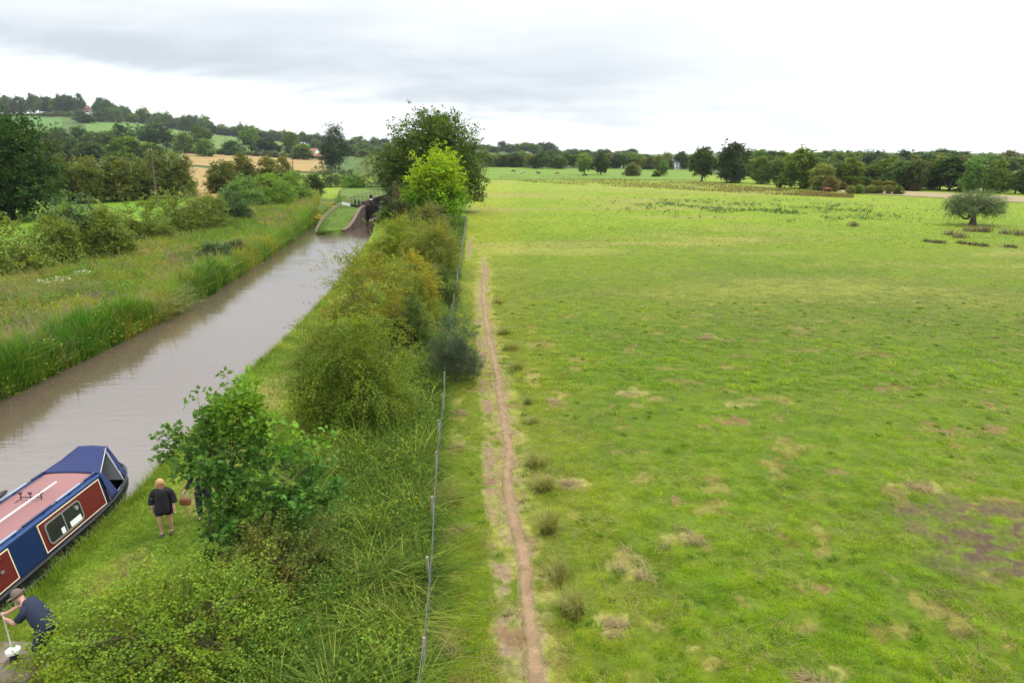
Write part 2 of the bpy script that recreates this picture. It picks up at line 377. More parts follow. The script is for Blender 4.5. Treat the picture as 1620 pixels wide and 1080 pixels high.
def strip(name, xc, ws, ys, lift, mat_, colf, n=7):
    """a ragged band lying on the land along x = xc(y)"""
    c = xc(ys); t = np.linspace(-1, 1, n)
    wl = ws(ys, 0); wr_ = ws(ys, 1)
    X = c[:, None] + np.where(t < 0, t * wl[:, None], t * wr_[:, None]); Y = np.repeat(ys[:, None], n, 1)
    dep = -.035 * (1 - t ** 2)
    Z = terrain(X.ravel(), Y.ravel()).reshape(X.shape) + lift + dep[None] * 0 + np.where(np.abs(t) > .99, -.02, 0)[None]
    v = np.stack([X, Y, Z], -1).reshape(-1, 3); i = np.arange(len(ys) - 1)[:, None] * n; j = np.arange(n - 1)[None]
    f = np.stack([i + j, i + j + 1, i + j + 1 + n, i + j + n], -1).reshape(-1, 4)
    return obj(name, imesh(name, v, f, mat_, colf(v[:, 0], v[:, 1]), True))
def dirt_col(x, y):
    n = fbm(x, y, .22, 4, 101)[:, None]; e = (sm(.05, .17, np.abs(x - xpath(y)) + (fbm(x, y, .3, 3, 102) - .5) * .16) * .75)[:, None]
    return np.array([.15, .135, .045]) * (.6 + .8 * n) * e + (1 - e) * np.array([.31, .205, .115]) * (.6 + .5 * n)
ys = np.arange(2, 62, .09)
o = strip('dirt_path', xpath, lambda y, s: (.065 + .20 * fbm(y, y * 0 + s * 9, .45, 4, 103)) * sm(62, 44, y) + .01, ys, .012, M_DIRT, dirt_col)
tag(o, kind='structure')

# water: brown, gently rippled
def water_mat():
    m, nt, b = nodes('canal_water'); N = nt.nodes.new; L = nt.links.new
    tc = N('ShaderNodeTexCoord'); mp = N('ShaderNodeMapping'); mp.inputs['Scale'].default_value = (1, 2.6, 1); mp.inputs['Rotation'].default_value = (0, 0, R(-12)); L(tc.outputs['Object'], mp.inputs[0])
    n1 = N('ShaderNodeTexNoise'); n1.inputs['Scale'].default_value = 1.3; n1.inputs['Detail'].default_value = 4; n1.inputs['Roughness'].default_value = .45; L(mp.outputs[0], n1.inputs['Vector'])
    n2 = N('ShaderNodeTexNoise'); n2.inputs['Scale'].default_value = .16; n2.inputs['Detail'].default_value = 2; L(mp.outputs[0], n2.inputs['Vector'])
    mr = N('ShaderNodeMapRange'); mr.inputs[1].default_value = .35; mr.inputs[2].default_value = .7; mr.inputs[3].default_value = .25; mr.inputs[4].default_value = 1.0; L(n2.outputs[0], mr.inputs[0])
    ml = N('ShaderNodeMath'); ml.operation = 'MULTIPLY'; L(n1.outputs[0], ml.inputs[0]); L(mr.outputs[0], ml.inputs[1])
    bp = N('ShaderNodeBump'); bp.inputs['Strength'].default_value = .4; bp.inputs['Distance'].default_value = .04; L(ml.outputs[0], bp.inputs['Height']); L(bp.outputs[0], b.inputs['Normal'])
    b.inputs['Base Color'].default_value = (.108, .078, .055, 1); b.inputs['Roughness'].default_value = .06; b.inputs['IOR'].default_value = 1.5
    b.inputs['Specular IOR Level'].default_value = 1.0
    return m
M_WATER = water_mat()
def water(name, rows, z):
    mb = MB(); vs = [(mb.bm.verts.new((a, y, z)), mb.bm.verts.new((b, y, z))) for y, a, b in rows]
    for p, q in zip(vs, vs[1:]): mb.bm.faces.new((p[0], p[1], q[1], q[0]))
    return tag(mb.build(name, M_WATER), kind='structure')
water('canal_water', [(y, float(xl(y)) - 1, float(xr(y)) + 1) for y in (-60, -20, 0, 12, 18, 27, 30, 36, 41, 50, 56, 70, 85, 100, 104.4)] + [(112, -33, -27)], WATER)
water('lock_water', [(105, -22.1, -19.7), (128, -22.1, -19.7)], 1.45)
# far fields draped on the hillside, four corners each
M_CROP = vcol_mat('ripe_crop', nscale=.35, amount=.18, bump=.3, bdist=.3); M_MEADOW = vcol_mat('hill_meadow', nscale=.12, amount=.14, bump=.2, bdist=.3)
FIELDS = []
def field(name, q, rgb, m_, lift=.35, n=26):
    c = [G(*p) for p in q]; s = np.linspace(0, 1, n); U, V = np.meshgrid(s, s)
    P = sum(w[..., None] * k[None, None, :2] for w, k in zip(((1 - U) * (1 - V), U * (1 - V), U * V, (1 - U) * V), c)).reshape(-1, 2)
    z = terrain(P[:, 0], P[:, 1]) + lift; v = np.column_stack([P, z]); i = np.arange(n - 1)[:, None] * n; j = np.arange(n - 1)[None]
    f = np.stack([i + j, i + j + 1, i + j + 1 + n, i + j + n], -1).reshape(-1, 4)
    colr = np.array(rgb) * (.85 + .3 * fbm(P[:, 0], P[:, 1] * 2.5, 25, 3, 130))[:, None]
    tag(obj(name, imesh(name, v, f, m_, colr, True)), kind='structure')
    FIELDS.append([k[:2] for k in c])
WHEAT = (.30, .205, .072); MEAD = (.105, .165, .03); MEAD2 = (.14, .175, .045)
field('wheat_field', [(280, 260), (520, 274), (520, 252), (290, 241)], WHEAT, M_CROP)
field('wheat_field', [(292, 312), (346, 318), (344, 268), (290, 262)], WHEAT, M_CROP, .12)
field('wheat_field', [(0, 178.5), (52, 177.5), (52, 171), (0, 170)], (.36, .25, .13), M_CROP)
field('wheat_field', [(88, 176), (140, 177), (140, 169), (88, 169)], (.36, .25, .13), M_CROP)
field('hill_meadow', [(-60, 200), (98, 203), (98, 188), (-60, 182)], (.085, .17, .035), M_MEADOW)
field('hill_meadow', [(10, 183.5), (136, 187), (128, 174), (60, 174)], MEAD2, M_MEADOW)
field('hill_meadow', [(136, 214), (234, 210), (234, 194), (136, 194)], (.10, .18, .03), M_MEADOW)
field('hill_meadow', [(262, 214), (282, 214), (282, 200), (262, 200)], MEAD, M_MEADOW)
field('hill_meadow', [(308, 212), (350, 212), (350, 203), (308, 202)], MEAD2, M_MEADOW)
field('hill_meadow', [(332, 236), (392, 238), (392, 217), (332, 213)], MEAD, M_MEADOW)
field('hill_meadow', [(412, 219), (436, 220), (436, 211), (412, 209)], MEAD2, M_MEADOW)
field('hill_meadow', [(425, 238), (510, 238), (510, 224), (425, 219)], MEAD, M_MEADOW)
field('far_pasture', [(700, 276), (1110, 285), (1100, 268), (700, 264)], (.125, .20, .02), M_MEADOW, .12)
field('far_pasture', [(1432, 292), (1456, 293), (1456, 281), (1432, 281)], MEAD2, M_MEADOW, .2)
field('stubble_strip', [(1330, 305), (1640, 322), (1640, 312), (1330, 299)], (.27, .21, .11), M_CROP, .1)

# ------------------------------------------------------------------ blades of grass
def blades(P, h, w, bend, az, col, seg=2, tipcol=None):
    """(N,..) arrays -> quads of tapered, leaning strips"""
    N = len(P); t = np.linspace(0, 1, seg + 1)
    dx = np.cos(az); dy = np.sin(az); s = np.stack([-dy, dx, np.zeros(N)], 1)
    ctr = P[:, None] + np.stack([dx[:, None] * (bend * h)[:, None] * t ** 2, dy[:, None] * (bend * h)[:, None] * t ** 2, h[:, None] * (t - .42 * np.minimum(bend, 1.6)[:, None] * t ** 2.2)], -1)
    wd = w[:, None] * (1 - .88 * t ** 1.6); a = ctr + s[:, None] * wd[..., None] / 2; b = ctr - s[:, None] * wd[..., None] / 2
    V = np.stack([a, b], 2).reshape(N, -1, 3); k = np.arange(seg) * 2; q = np.stack([k, k + 1, k + 3, k + 2], 1)
    f = (np.arange(N)[:, None, None] * (2 * seg + 2) + q[None]).reshape(-1, 4)
    tc = col * 1.15 if tipcol is None else tipcol
    C = col[:, None] * (1 - t)[None, :, None] + tc[:, None] * t[None, :, None]; C = np.repeat(C, 2, 1)
    return V.reshape(-1, 3), f, C.reshape(-1, 3)
def merge(parts):
    off = 0; V = []; Fc = []; C = []
    for v, f, c in parts: V.append(v); Fc.append(f + off); C.append(c); off += len(v)
    return np.vstack(V), np.vstack(Fc), np.vstack(C)
def scatter(n, y0, y1, xa, xb, pw=1.0):
    """points with density falling with distance"""
    y = y0 * (y1 / y0) ** RNG.random(n); lo, hi = xa(y), xb(y); x = lo + (hi - lo) * RNG.random(n); return x, y
def build_turf():
    parts = []
    for (n, y0, y1, hh, ww) in ((900000, 9.0, 27, .052, .010), (430000, 27, 72, .085, .024), (130000, 72, 190, .14, .075)):
        m = int(n); x, y = scatter(m, y0, y1, lambda q: np.maximum(xfence(q) - .1, -.8 * q), lambda q: .80 * q + 2)
        dpath = np.abs(x - xpath(y)); tk = np.abs(x - xtrack(y)); keep = (dpath > .03 + .17 * RNG.random(m) ** .6) | (y > 62)
        keep &= (RNG.random(m) > .75 * sm(.35, .1, tk) * (y < 55)) & (RNG.random(m) > mud_w(x, y) * 1.1)
        keep &= fbm(x, y, .26, 3, 142) + .45 * RNG.random(m) > .36
        x, y = x[keep], y[keep]; m = len(x); z = terrain(x, y)
        tus = fbm(x, y, .34, 3, 140); c = field_color(x, y)
        # brown and straw spots carry thinner, paler blades
        grn = c[:, 1] / (c[:, 0] + 1e-4); c = c * (.62 + .76 * RNG.random((m, 1))) * (.80 + .4 * tus)[:, None]
        dead = RNG.random(m) < .06; c[dead] = STRAWC * (.7 + .5 * RNG.random((dead.sum(), 1)))
        h = hh * (.40 + 1.5 * sm(.3, .75, tus)) * (.6 + .8 * RNG.random(m)) * np.where(grn < 1.0, .55, 1)
        parts.append(blades(np.stack([x, y, z - .01], 1), h, ww * (.7 + .6 * RNG.random(m)), .6 + 1.3 * RNG.random(m), RNG.random(m) * 6.283, c * 1.18, 1))
    # dry bents and darker rank tufts among the turf
    x, y = scatter(30000, 9.2, 60, lambda q: np.maximum(xfence(q), -.8 * q), lambda q: .8 * q + 1); w = sm(.52, .70, fbm(x, y, 1.6, 4, 145)) + .9 * sm(2.6, .5, np.abs(x - xpath(y) - .6)) * sm(.45, .6, fbm(x, y, .8, 3, 146)); k = (RNG.random(len(x)) < w * .8) & (np.abs(x - xpath(y)) > .2); x, y = x[k], y[k]; m = len(x)
    parts.append(blades(np.stack([x, y, terrain(x, y)], 1), .10 + .16 * RNG.random(m), .006 + .0004 * y, .8 + 1.6 * RNG.random(m), RNG.random(m) * 6.283, np.array([.30, .24, .10]) * (.6 + .7 * RNG.random((m, 1))), 2))
    x, y = scatter(420, 9.2, 45, lambda q: np.maximum(xfence(q), -.8 * q), lambda q: .8 * q + 1); k = (np.abs(x - xpath(y)) > .4) & (fbm(x, y, 6, 3, 147) > .44); x, y = np.repeat(x[k], 26), np.repeat(y[k], 26); m = len(x); x = x + RNG.normal(size=m) * .07; y = y + RNG.normal(size=m) * .07
    parts.append(blades(np.stack([x, y, terrain(x, y)], 1), (.06 + .09 * RNG.random(m)), .009 + .0006 * y, .4 + 1.0 * RNG.random(m), RNG.random(m) * 6.283, np.array([.095, .185, .010]) * (.6 + .8 * RNG.random((m, 1))), 2))
    v, f, c = merge(parts); o = obj('grass', imesh('grass', v, f, M_BLADE, c)); tag(o, 'short bright grass covering the pasture right of the wire fence', 'grass', kind='stuff')
build_turf()
# ------------------------------------------------------------------ foliage
T_DIA = np.array([(0, 0), (.45, .30), (1, 0), (.45, -.30)])
T_LONG = np.array([(0, 0), (.5, .13), (1, 0), (.5, -.13)])
T_BLOB = np.array([(0, .0), (.3, .42), (.85, .34), (1, -.1), (.62, -.42), (.15, -.3)])
T_SYC = np.array([(0, 0), (.05, .36), (.30, .26), (.52, .52), (.58, .20), (1, 0), (.58, -.20), (.52, -.52), (.30, -.26), (.05, -.36)])
def unit(v): return v / (np.linalg.norm(v, axis=-1, keepdims=True) + 1e-9)
def sprays(rng, lobes, n, zmin=.05, inner=.55, up=.25, lump=.30, bias=.2, flatd=.8, clump=8):
    """starting points and directions of leafy twigs over a set of lobes"""
    lb = np.array(lobes, float); w = (lb[:, 3] * lb[:, 4] + lb[:, 3] * lb[:, 5] + lb[:, 4] * lb[:, 5]); k = rng.choice(len(lb), n, p=w / w.sum())
    d = rng.normal(size=(n, 3)); d[:, 2] += bias; d = unit(d)
    ph = k * 1.7; bump = np.sin(d[:, 0] * 5 + ph) * np.sin(d[:, 1] * 5.3 + ph * 2) + .6 * np.sin(d[:, 2] * 8 + ph * 3 + d[:, 0] * 6)
    r = (inner + (1 - inner) * rng.random(n) ** .6) * (1 + lump * .5 * bump)
    P = lb[k, :3] + d * r[:, None] * lb[k, 3:6]
    D = unit(d * np.array([1, 1, flatd]) + np.array([0, 0, up]) + rng.normal(size=(n, 3)) * .35)
    if clump:
        c = rng.integers(0, max(8, n // clump), n); off = rng.normal(size=(n, 3)); P = P[c] + off * (.15 * lb[k[c], 3:6]); D = unit(D[c] + off * .35 + rng.normal(size=(n, 3)) * .2); k = k[c]; d = d[c]
    ok = P[:, 2] > zmin
    return P[ok], D[ok], k[ok], d[ok]
def leaves(rng, P, D, L, K, size, tmpl=T_DIA, droop=.3, flat=.5, spread=.35, tint=None, var=.28, ltint=None):
    """K leaves along each of N twigs -> vertices and tints, one polygon a leaf"""
    N = len(P); L = np.broadcast_to(L, (N,)) * (.6 + .8 * rng.random(N)); t = (np.arange(K)[None] + rng.random((N, K))) / K
    up = np.array([0, 0, 1.0]); S = unit(np.cross(D, up + rng.normal(size=(N, 3)) * .25)); q = unit(np.cross(S, D))
    base = P[:, None] + D[:, None] * (L[:, None] * t)[..., None] - up * (droop * L[:, None] * t ** 2)[..., None]
    sg = np.where(np.arange(K) % 2 == 0, 1, -1)[None, :, None]; jit = rng.normal(size=(N, K, 3))
    sz = size * (.65 + .7 * rng.random((N, K))) * (1.1 - .35 * t)
    base = base + S[:, None] * sg * (spread * sz)[..., None] * .6 + jit * (spread * sz)[..., None] * .35
    A = unit(D[:, None] * .55 + S[:, None] * sg * .8 + jit * .45 - up * .15 * droop)
    nrm = unit(up * flat + q[:, None] * (1 - flat) + rng.normal(size=(N, K, 3)) * .45); B = unit(np.cross(nrm, A))
    M = len(tmpl); V = base[:, :, None] + (A[:, :, None] * tmpl[None, None, :, 0:1] + B[:, :, None] * tmpl[None, None, :, 1:2]) * sz[..., None, None]
    c = (1 + var * (rng.random((N, K, 1)) * 2 - 1)) * (1 + .16 * rng.normal(size=(N, 1, 1))).clip(.6, 1.5); c = np.repeat(c, 3, 2)
    c[..., 0] *= 1 + .11 * rng.normal(size=(N, 1)).clip(-1.5, 2)
    if ltint is not None: c = c * ltint[:, None, :]
    if tint is not None: c = c * tint(base)
    C = np.repeat(c[:, :, None], M, 2)
    return V.reshape(-1, 3), C.reshape(-1, 3).clip(.02, 6), M
def tubes(polys, n=6):
    V = []; Fc = []; off = 0
    for pts, rad in polys:
        pts = np.asarray(pts, float); m = len(pts); rad = np.broadcast_to(rad, (m,))
        d = unit(np.gradient(pts, axis=0)); u = unit(np.cross(d, np.array([.31, .95, .05]))); v = np.cross(d, u); a = np.arange(n) / n * 6.2832
        ring = pts[:, None] + (u[:, None] * np.cos(a)[None, :, None] + v[:, None] * np.sin(a)[None, :, None]) * rad[:, None, None]
        V.append(ring.reshape(-1, 3)); i = np.arange(m - 1)[:, None] * n; j = np.arange(n)[None]; jn = (j + 1) % n
        Fc.append(np.stack([i + j, i + jn, i + n + jn, i + n + j], -1).reshape(-1, 4) + off); off += m * n
    return np.vstack(V), np.vstack(Fc)
def curve(rng, a, b, m=6, wob=.1):
    a = np.asarray(a, float); b = np.asarray(b, float); t = np.linspace(0, 1, m)[:, None]; L = np.linalg.norm(b - a)
    p = a + (b - a) * t; p[:, 2] = a[2] + (b[2] - a[2]) * t[:, 0] ** .85
    return p + np.sin(t * math.pi) * rng.normal(size=(1, 3)) * wob * L + np.vstack([[0, 0, 0], rng.normal(size=(m - 2, 3)) * .04 * L, [0, 0, 0]])
def limbs(rng, lobes, height, tr, multi=0, twigs=None, ntw=0, low=.25):
    """trunk (or several stems), limbs into every lobe, and thin twigs out to some sprays"""
    out = []; lb = np.array(lobes, float)
    if multi:
        fork = None
        for k in range(multi):
            q = lb[k % len(lb)]; foot = np.array([rng.normal() * .12, rng.normal() * .12, -.1]) * (1 if height < 6 else 2)
            out.append((curve(rng, foot, q[:3] + rng.normal(size=3) * q[3:6] * .4, 7), np.linspace(tr, tr * .3, 7)))
    else:
        fork = np.array([0, 0, height * low]); out.append((np.vstack([[[0, 0, -.2]], [[tr * .1, 0, .15]], curve(rng, (0, 0, .5), fork, 4, .03)]), np.array([tr * 1.7, tr * 1.25, tr, tr * .95, tr * .9, tr * .85])))
        top = np.array([0, 0, height * .82]); out.append((curve(rng, fork, top, 7, .04), np.linspace(tr * .8, tr * .12, 7)))
        for q in lb: out.append((curve(rng, fork + np.array([0, 0, rng.random() * height * .15]), q[:3] + (rng.random(3) - .5) * q[3:6] * .6, 7), np.linspace(tr * .55, tr * .1, 7)))
    if twigs is not None and ntw:
        P, D, k = twigs
        for i in rng.choice(len(P), min(ntw, len(P)), replace=False):
            c = lb[k[i]]; a = c[:3] + (P[i] - c[:3]) * .15; out.append((np.vstack([curve(rng, a, P[i], 4, .06), P[i] + D[i] * .3]), np.linspace(tr * .22, tr * .05, 5)))
    return tubes(out)
def dome(rng, rx, ry, h, n, base=.3, fill=.55):
    """a loose heap of lobes making an uneven crown of the given half-widths and height"""
    L = [(0, 0, h * (base + .5 * (1 - base)), rx * .72, ry * .72, h * (1 - base) * .48)]
    for i in range(n):
        a = i * 2.399 + rng.random(); q = math.sqrt((i + .5) / n); zz = base + (1 - base) * (.12 + .70 * rng.random() * (1 - .55 * q)); s = fill * (.55 + .5 * rng.random())
        L.append((rx * .70 * q * math.cos(a), ry * .70 * q * math.sin(a), h * zz, rx * s * .62, ry * s * .62, h * s * .36))
    L.append((rx * .1, 0, h * .84, rx * .38, ry * .38, h * .15)); return L
def proto(seed, kind):
    """unit tree: 10 m tall, about 10 m across, one mesh of crown and limbs; used for the many far ones"""
    rng = np.random.default_rng(seed)
    if kind == 'round':
        lb = dome(rng, 5, 5, 10, 12, .06); P, D, k, d = sprays(rng, lb, 950, .5); lt = leaves(rng, P, D, 1.0, 9, .50, T_BLOB, .2, .45, .6); tr = .28
    elif kind == 'oak':
        lb = dome(rng, 5, 5, 10, 15, .24, .48); P, D, k, d = sprays(rng, lb, 1000, 1.2, lump=.45); lt = leaves(rng, P, D, .9, 9, .46, T_BLOB, .15, .5, .6); tr = .32
    elif kind == 'bush':
        lb = dome(rng, 5, 5, 10, 12, .02, .55); P, D, k, d = sprays(rng, lb, 1000, .1, lump=.4); lt = leaves(rng, P, D, 1.1, 9, .46, T_BLOB, .25, .4, .6); tr = .15
    elif kind == 'tall':
        lb = dome(rng, 3.2, 3.2, 10, 12, .14, .6); P, D, k, d = sprays(rng, lb, 950, .4, lump=.4); lt = leaves(rng, P, D, .9, 9, .44, T_BLOB, .2, .45, .6); tr = .25
    else:
        lb = [(0, 0, 1.2 + i * .95, 2.7 - i * .24, 2.7 - i * .24, .75) for i in range(9)]; P, D, k, d = sprays(rng, lb, 1000, .4, up=-.1); lt = leaves(rng, P, D, .7, 9, .34, T_BLOB, .3, .5, .5); tr = .2
    v, f = limbs(rng, lb[:6], 10, tr)
    V, C, M = lt; n = len(V) // M
    me = bpy.data.meshes.new(kind); nv = len(V)
    allv = np.vstack([V, v]).astype(np.float32); me.vertices.add(len(allv)); me.vertices.foreach_set('co', allv.ravel())
    li = np.concatenate([np.arange(nv), f.ravel() + nv]).astype(np.int32); tot = np.concatenate([np.full(n, M), np.full(len(f), 4)]).astype(np.int32)
    me.loops.add(len(li)); me.loops.foreach_set('vertex_index', li); me.polygons.add(len(tot))
    me.polygons.foreach_set('loop_start', np.concatenate([[0], np.cumsum(tot)[:-1]]).astype(np.int32)); me.polygons.foreach_set('loop_total', tot)
    me.polygons.foreach_set('material_index', np.concatenate([np.zeros(n), np.ones(len(f))]).astype(np.int32))
    c = np.ones((len(allv), 4), np.float32); c[:nv, :3] = C; a = me.color_attributes.new('col', 'FLOAT_COLOR', 'POINT'); a.data.foreach_set('color', c.ravel())
    me.materials.append(M_LEAF); me.materials.append(M_BARK); me.update(calc_edges=True); return me
PROTO = {k: [proto(300 + 10 * i + j, k) for j in range(n)] for i, (k, n) in enumerate((('round', 4), ('oak', 4), ('bush', 4), ('tall', 3), ('fir', 2)))}
# crown colours (albedo)
DARK = (.076, .132, .030); OAK = (.108, .175, .034); MIDG = (.130, .200, .036); OLIVE = (.165, .190, .040); LIME = (.13, .20, .020); BLUEG = (.050, .088, .034); RUST = (.15, .115, .04); GREY = (.095, .13, .065); ASH = (.095, .165, .030)
_far = 0
def far_tree(name, p, h, w, colr, kind, label, cat='tree', group=None, j=.12):
    global _far; _far += 1; r = random.Random(_far * 13 + 5)
    o = obj(name, PROTO[kind][r.randrange(len(PROTO[kind]))]); tag(o, label, cat, group)
    o.location = (p[0], p[1], p[2] - .1); o.rotation_euler = (0, 0, r.random() * 6.28)
    ww = w / (6.4 if kind in ('tall',) else 5.4 if kind == 'fir' else 10.0); o.scale = (ww * (1 + j * (r.random() - .5)), ww * (1 + j * (r.random() - .5)), h / 10)
    q = 1.12 + .6 * (r.random() - .5); g = .34 * (r.random() - .45); o.color = (colr[0] * q * (1 + g), colr[1] * q, colr[2] * q * (1 - g), 1)
    return o
def by_px(name, px, py, top, w, colr, kind, label, cat='tree', group=None):
    p = G(px, py); h, mpp = span(p, top); return far_tree(name, p, h, w * mpp, colr, kind, label, cat, group)
def plant(name, loc, lobes, label, cat, colr, n, K, L, size, seed, tmpl=T_DIA, height=4, tr=.06, multi=4, droop=.3, flat=.5, spread=.35, tint=None, ntw=60, zmin=.05,
          inner=.55, up=.25, lump=.3, var=.28, group=None, ltf=None, leafm=None, bark=None, extra=None, low=.25, bias=.2, parts=('foliage', 'branches'), flatd=.8, clump=8):
    """a near shrub or tree with a crown and woody parts of its own"""
    rng = np.random.default_rng(seed); root = empty(name, loc); tag(root, label, cat, group)
    P, D, k, d = sprays(rng, lobes, n, zmin, inner, up, lump, bias, flatd, clump)
    if extra is not None:
        P2, D2, k2 = extra(rng); P = np.vstack([P, P2]); D = np.vstack([D, D2]); k = np.concatenate([k, k2])
    V, C, M = leaves(rng, P, D, L, K, size, tmpl, droop, flat, spread, tint, var, None if ltf is None else ltf(rng, P, D, k))
    o = obj(parts[0], nmesh(parts[0], V, M, leafm or M_LEAF, C), root); o.color = (*colr, 1)
    v, f = limbs(rng, lobes, height, tr, multi, (P, D, k), ntw, low); obj(parts[1], imesh(parts[1], v, f, bark or M_BARK, None, True), root)
    return root

# ------------------------------------------------------------------ the near hedge between towpath and fence
def hz(v): return np.array(v)
g = lambda px, py: G(px, py)
# sycamore sapling
def syc_tips(rng):
    P = []; D = []; k = []
    for (x, y, z0, z1, kk) in [(-.75, .1, 2.9, 4.3, 0), (-.35, .2, 3.2, 4.55, 0), (.15, .1, 3.4, 4.95, 0), (.35, .2, 3.4, 4.7, 0), (.95, .0, 2.9, 3.95, 1), (1.45, 0, 2.6, 3.6, 1), (1.95, .1, 2.3, 3.3, 1), (-1.35, .2, 2.3, 3.3, 0), (-.05, -.2, 3.2, 4.3, 0), (1.2, -.3, 2.7, 3.5, 1)]:
        for i in range(9):
            t = rng.random(); P.append((x + rng.normal() * .10, y + rng.normal() * .10, z0 + (z1 - z0) * t)); D.append(unit(np.array([rng.normal() * .6, rng.normal() * .6, .8]))); k.append(kk)
    return np.array(P), np.array(D), np.array(k)
def syc_lt(rng, P, D, k):
    hi = sm(2.6, 4.2, P[:, 2]) * (.45 + .55 * rng.random(len(P))) * sm(-1.2, .6, P[:, 0]); hi = np.clip(hi + .55 * (k == 1) * sm(2.2, 3.2, P[:, 2]) * rng.random(len(P)), 0, 1)[:, None]
    return np.ones((len(P), 3)) * (1 - hi) + np.array([2.0, 1.65, .6]) * hi
p = g(392, 895)
plant('sycamore_sapling', (p[0], p[1], p[2]), [(-.3, .1, 2.9, .85, .8, 1.0), (1.2, 0, 2.2, .85, .8, .75), (-.5, 0, 1.6, .75, .75, .85), (.6, -.2, 1.35, .7, .75, .6), (.05, .2, 3.7, .5, .5, .7), (-1.1, .1, 3.0, .48, .48, .45), (-.25, -.3, .8, .6, .6, .55), (1.75, .1, 1.9, .5, .5, .5)],
      'broad leaved sycamore sapling with lime yellow shoot tips beside the woman in black', 'sapling', (.088, .190, .028), 760, 9, .30, .135, 21, T_SYC, 4.6, .045, 7, .35, .72, .8, None, 70, .15, .55, .35, .3, .3, None, syc_lt, extra=syc_tips)
# low hawthorn filling the near corner: thin arching twigs with small leaves
def arch(rng, n, rx, ry, z0, z1, kk=0):
    a = rng.random(n) * 6.283; q = np.sqrt(rng.random(n)); P = np.stack([rx * q * np.cos(a), ry * q * np.sin(a), z0 + (z1 - z0) * (1 - q ** 1.6) * (.6 + .5 * rng.random(n))], 1)
    D = unit(np.stack([np.cos(a) * q, np.sin(a) * q, .55 * (1 - q) + .35 * rng.random(n)], 1) + rng.normal(size=(n, 3)) * .3); return P, D, np.full(n, kk)
def haw_lt(amount, colr, base=1.0):
    def f(rng, P, D, k):
        w = (sm(.45, .75, fbm(P[:, 0] + P[:, 2], P[:, 1] - P[:, 2], .8, 3, 61)) * amount * (.5 + rng.random(len(P))))[:, None].clip(0, 1)
        return np.ones((len(P), 3)) * base * (1 - w) + np.array(colr) * w
    return f
plant('hawthorn_bush', (-6.45, 11.05, tz(-6.45, 11.05)), [(0, 0, .8, 1.9, 1.35, .85), (-.9, .3, .75, 1.1, 1.0, .7), (.9, .4, .85, 1.05, .9, .75), (.1, .9, .8, 1.3, .8, .75), (-.2, -.7, .7, 1.5, .9, .7), (-1.6, -.2, .6, .95, .8, .55), (-.9, .9, .7, .8, .6, .6)],
      'sprawling pale green hawthorn with bare twigs in the near corner beside the man', 'bush', (.165, .250, .024), 760, 22, .60, .052, 31, T_BLOB, 1.8, .022, 14, .25, .6, 1.1, None, 420, .08, .3, .3, .35, .16, None,
      haw_lt(.6, (1.5, 1.3, .6)), None, M_TWIG, lambda r: arch(r, 640, 2.45, 1.7, .3, 1.8))
plant('hawthorn_bush', (-5.15, 13.1, tz(-5.15, 13.1)), [(0, 0, .75, .95, .8, .8), (.45, .5, .9, .7, .7, .65), (-.5, -.3, .6, .7, .6, .55)],
      'thin brownish thorn bush with bare twigs below the sycamore sapling', 'bush', (.13, .17, .03), 420, 15, .45, .050, 32, T_BLOB, 1.7, .02, 9, .25, .6, 1.1, None, 260, .08, .3, .3, .3, .3, None,
      haw_lt(.5, (1.8, 1.2, .7)), None, M_TWIG, lambda r: arch(r, 150, 1.2, 1.0, .6, 1.9))
def near_bush(name, px, py, top, w, label, colr, seed, n, K, L, size, tmpl=T_DIA, lt=None, kind_up=.2, droop=.35, lump=.35, cat='bush', depth=.85, flat=.55, nl=11, base=.04, fill=.55, leafm=None, p=None, spread=.6, flatd=.8, parts=('foliage', 'branches'), inner=.5, ntw=90, tr=.05, multi=6):
    p = g(px, py) if p is None else p; h, mpp = span(p, top); r = w * mpp / 2; rng = np.random.default_rng(seed)
    lb = dome(rng, r * .92, r * depth, h * .97, nl, base, fill) + [(0, 0, h * .2, r * .8, r * depth * .8, h * .2), (r * .35, -r * .3, h * .3, r * .45, r * .45, h * .2)]
    return plant(name, tuple(p), lb, label, cat, colr, n, K, L, size, seed + 1, tmpl, h, tr, multi, droop, flat, spread, None, ntw, .05, inner, kind_up, lump, .15, None, lt, leafm, M_TWIG, None, .25, .2, parts, flatd)
near_bush('hawthorn_bush', 560, 672, 486, 205, 'large drooping olive green hawthorn, nearest big bush beyond the sycamore sapling', (.140, .200, .020), 41, 1800, 40, 1.0, .078, T_DIA, haw_lt(.7, (1.45, 1.3, .7)), -.05, .45, .42, nl=15, fill=.5, flatd=.3)
near_bush('hawthorn_bush', 0, 0, 402, 215, 'tall hawthorn with orange and russet tinted leaf tips leaning over the canal', (.175, .225, .024), 43, 2000, 28, .95, .09, T_DIA, haw_lt(.85, (1.8, 1.02, .8)), .3, .3, .42, p=np.array([-7.15, 33.0, tz(-7.15, 33)]), nl=15, fill=.5)
near_bush('hawthorn_bush', 0, 0, 402, 110, 'yellow green hawthorn standing between the orange tinted hawthorn and the fence', (.20, .25, .026), 45, 1500, 20, .7, .09, T_DIA, haw_lt(.8, (2.0, 1.25, .8)), .2, .35, .4, p=np.array([-5.7, 37.5, tz(-5.7, 37.5)]))
near_bush('hawthorn_bush', 0, 0, 348, 125, 'rounded bright yellow green bush just before the lock wall', (.20, .265, .022), 47, 2000, 20, .9, .12, T_DIA, haw_lt(.6, (1.6, 1.25, .8)), .3, .3, .4, p=np.array([-9.2, 57.0, tz(-9.2, 57)]))
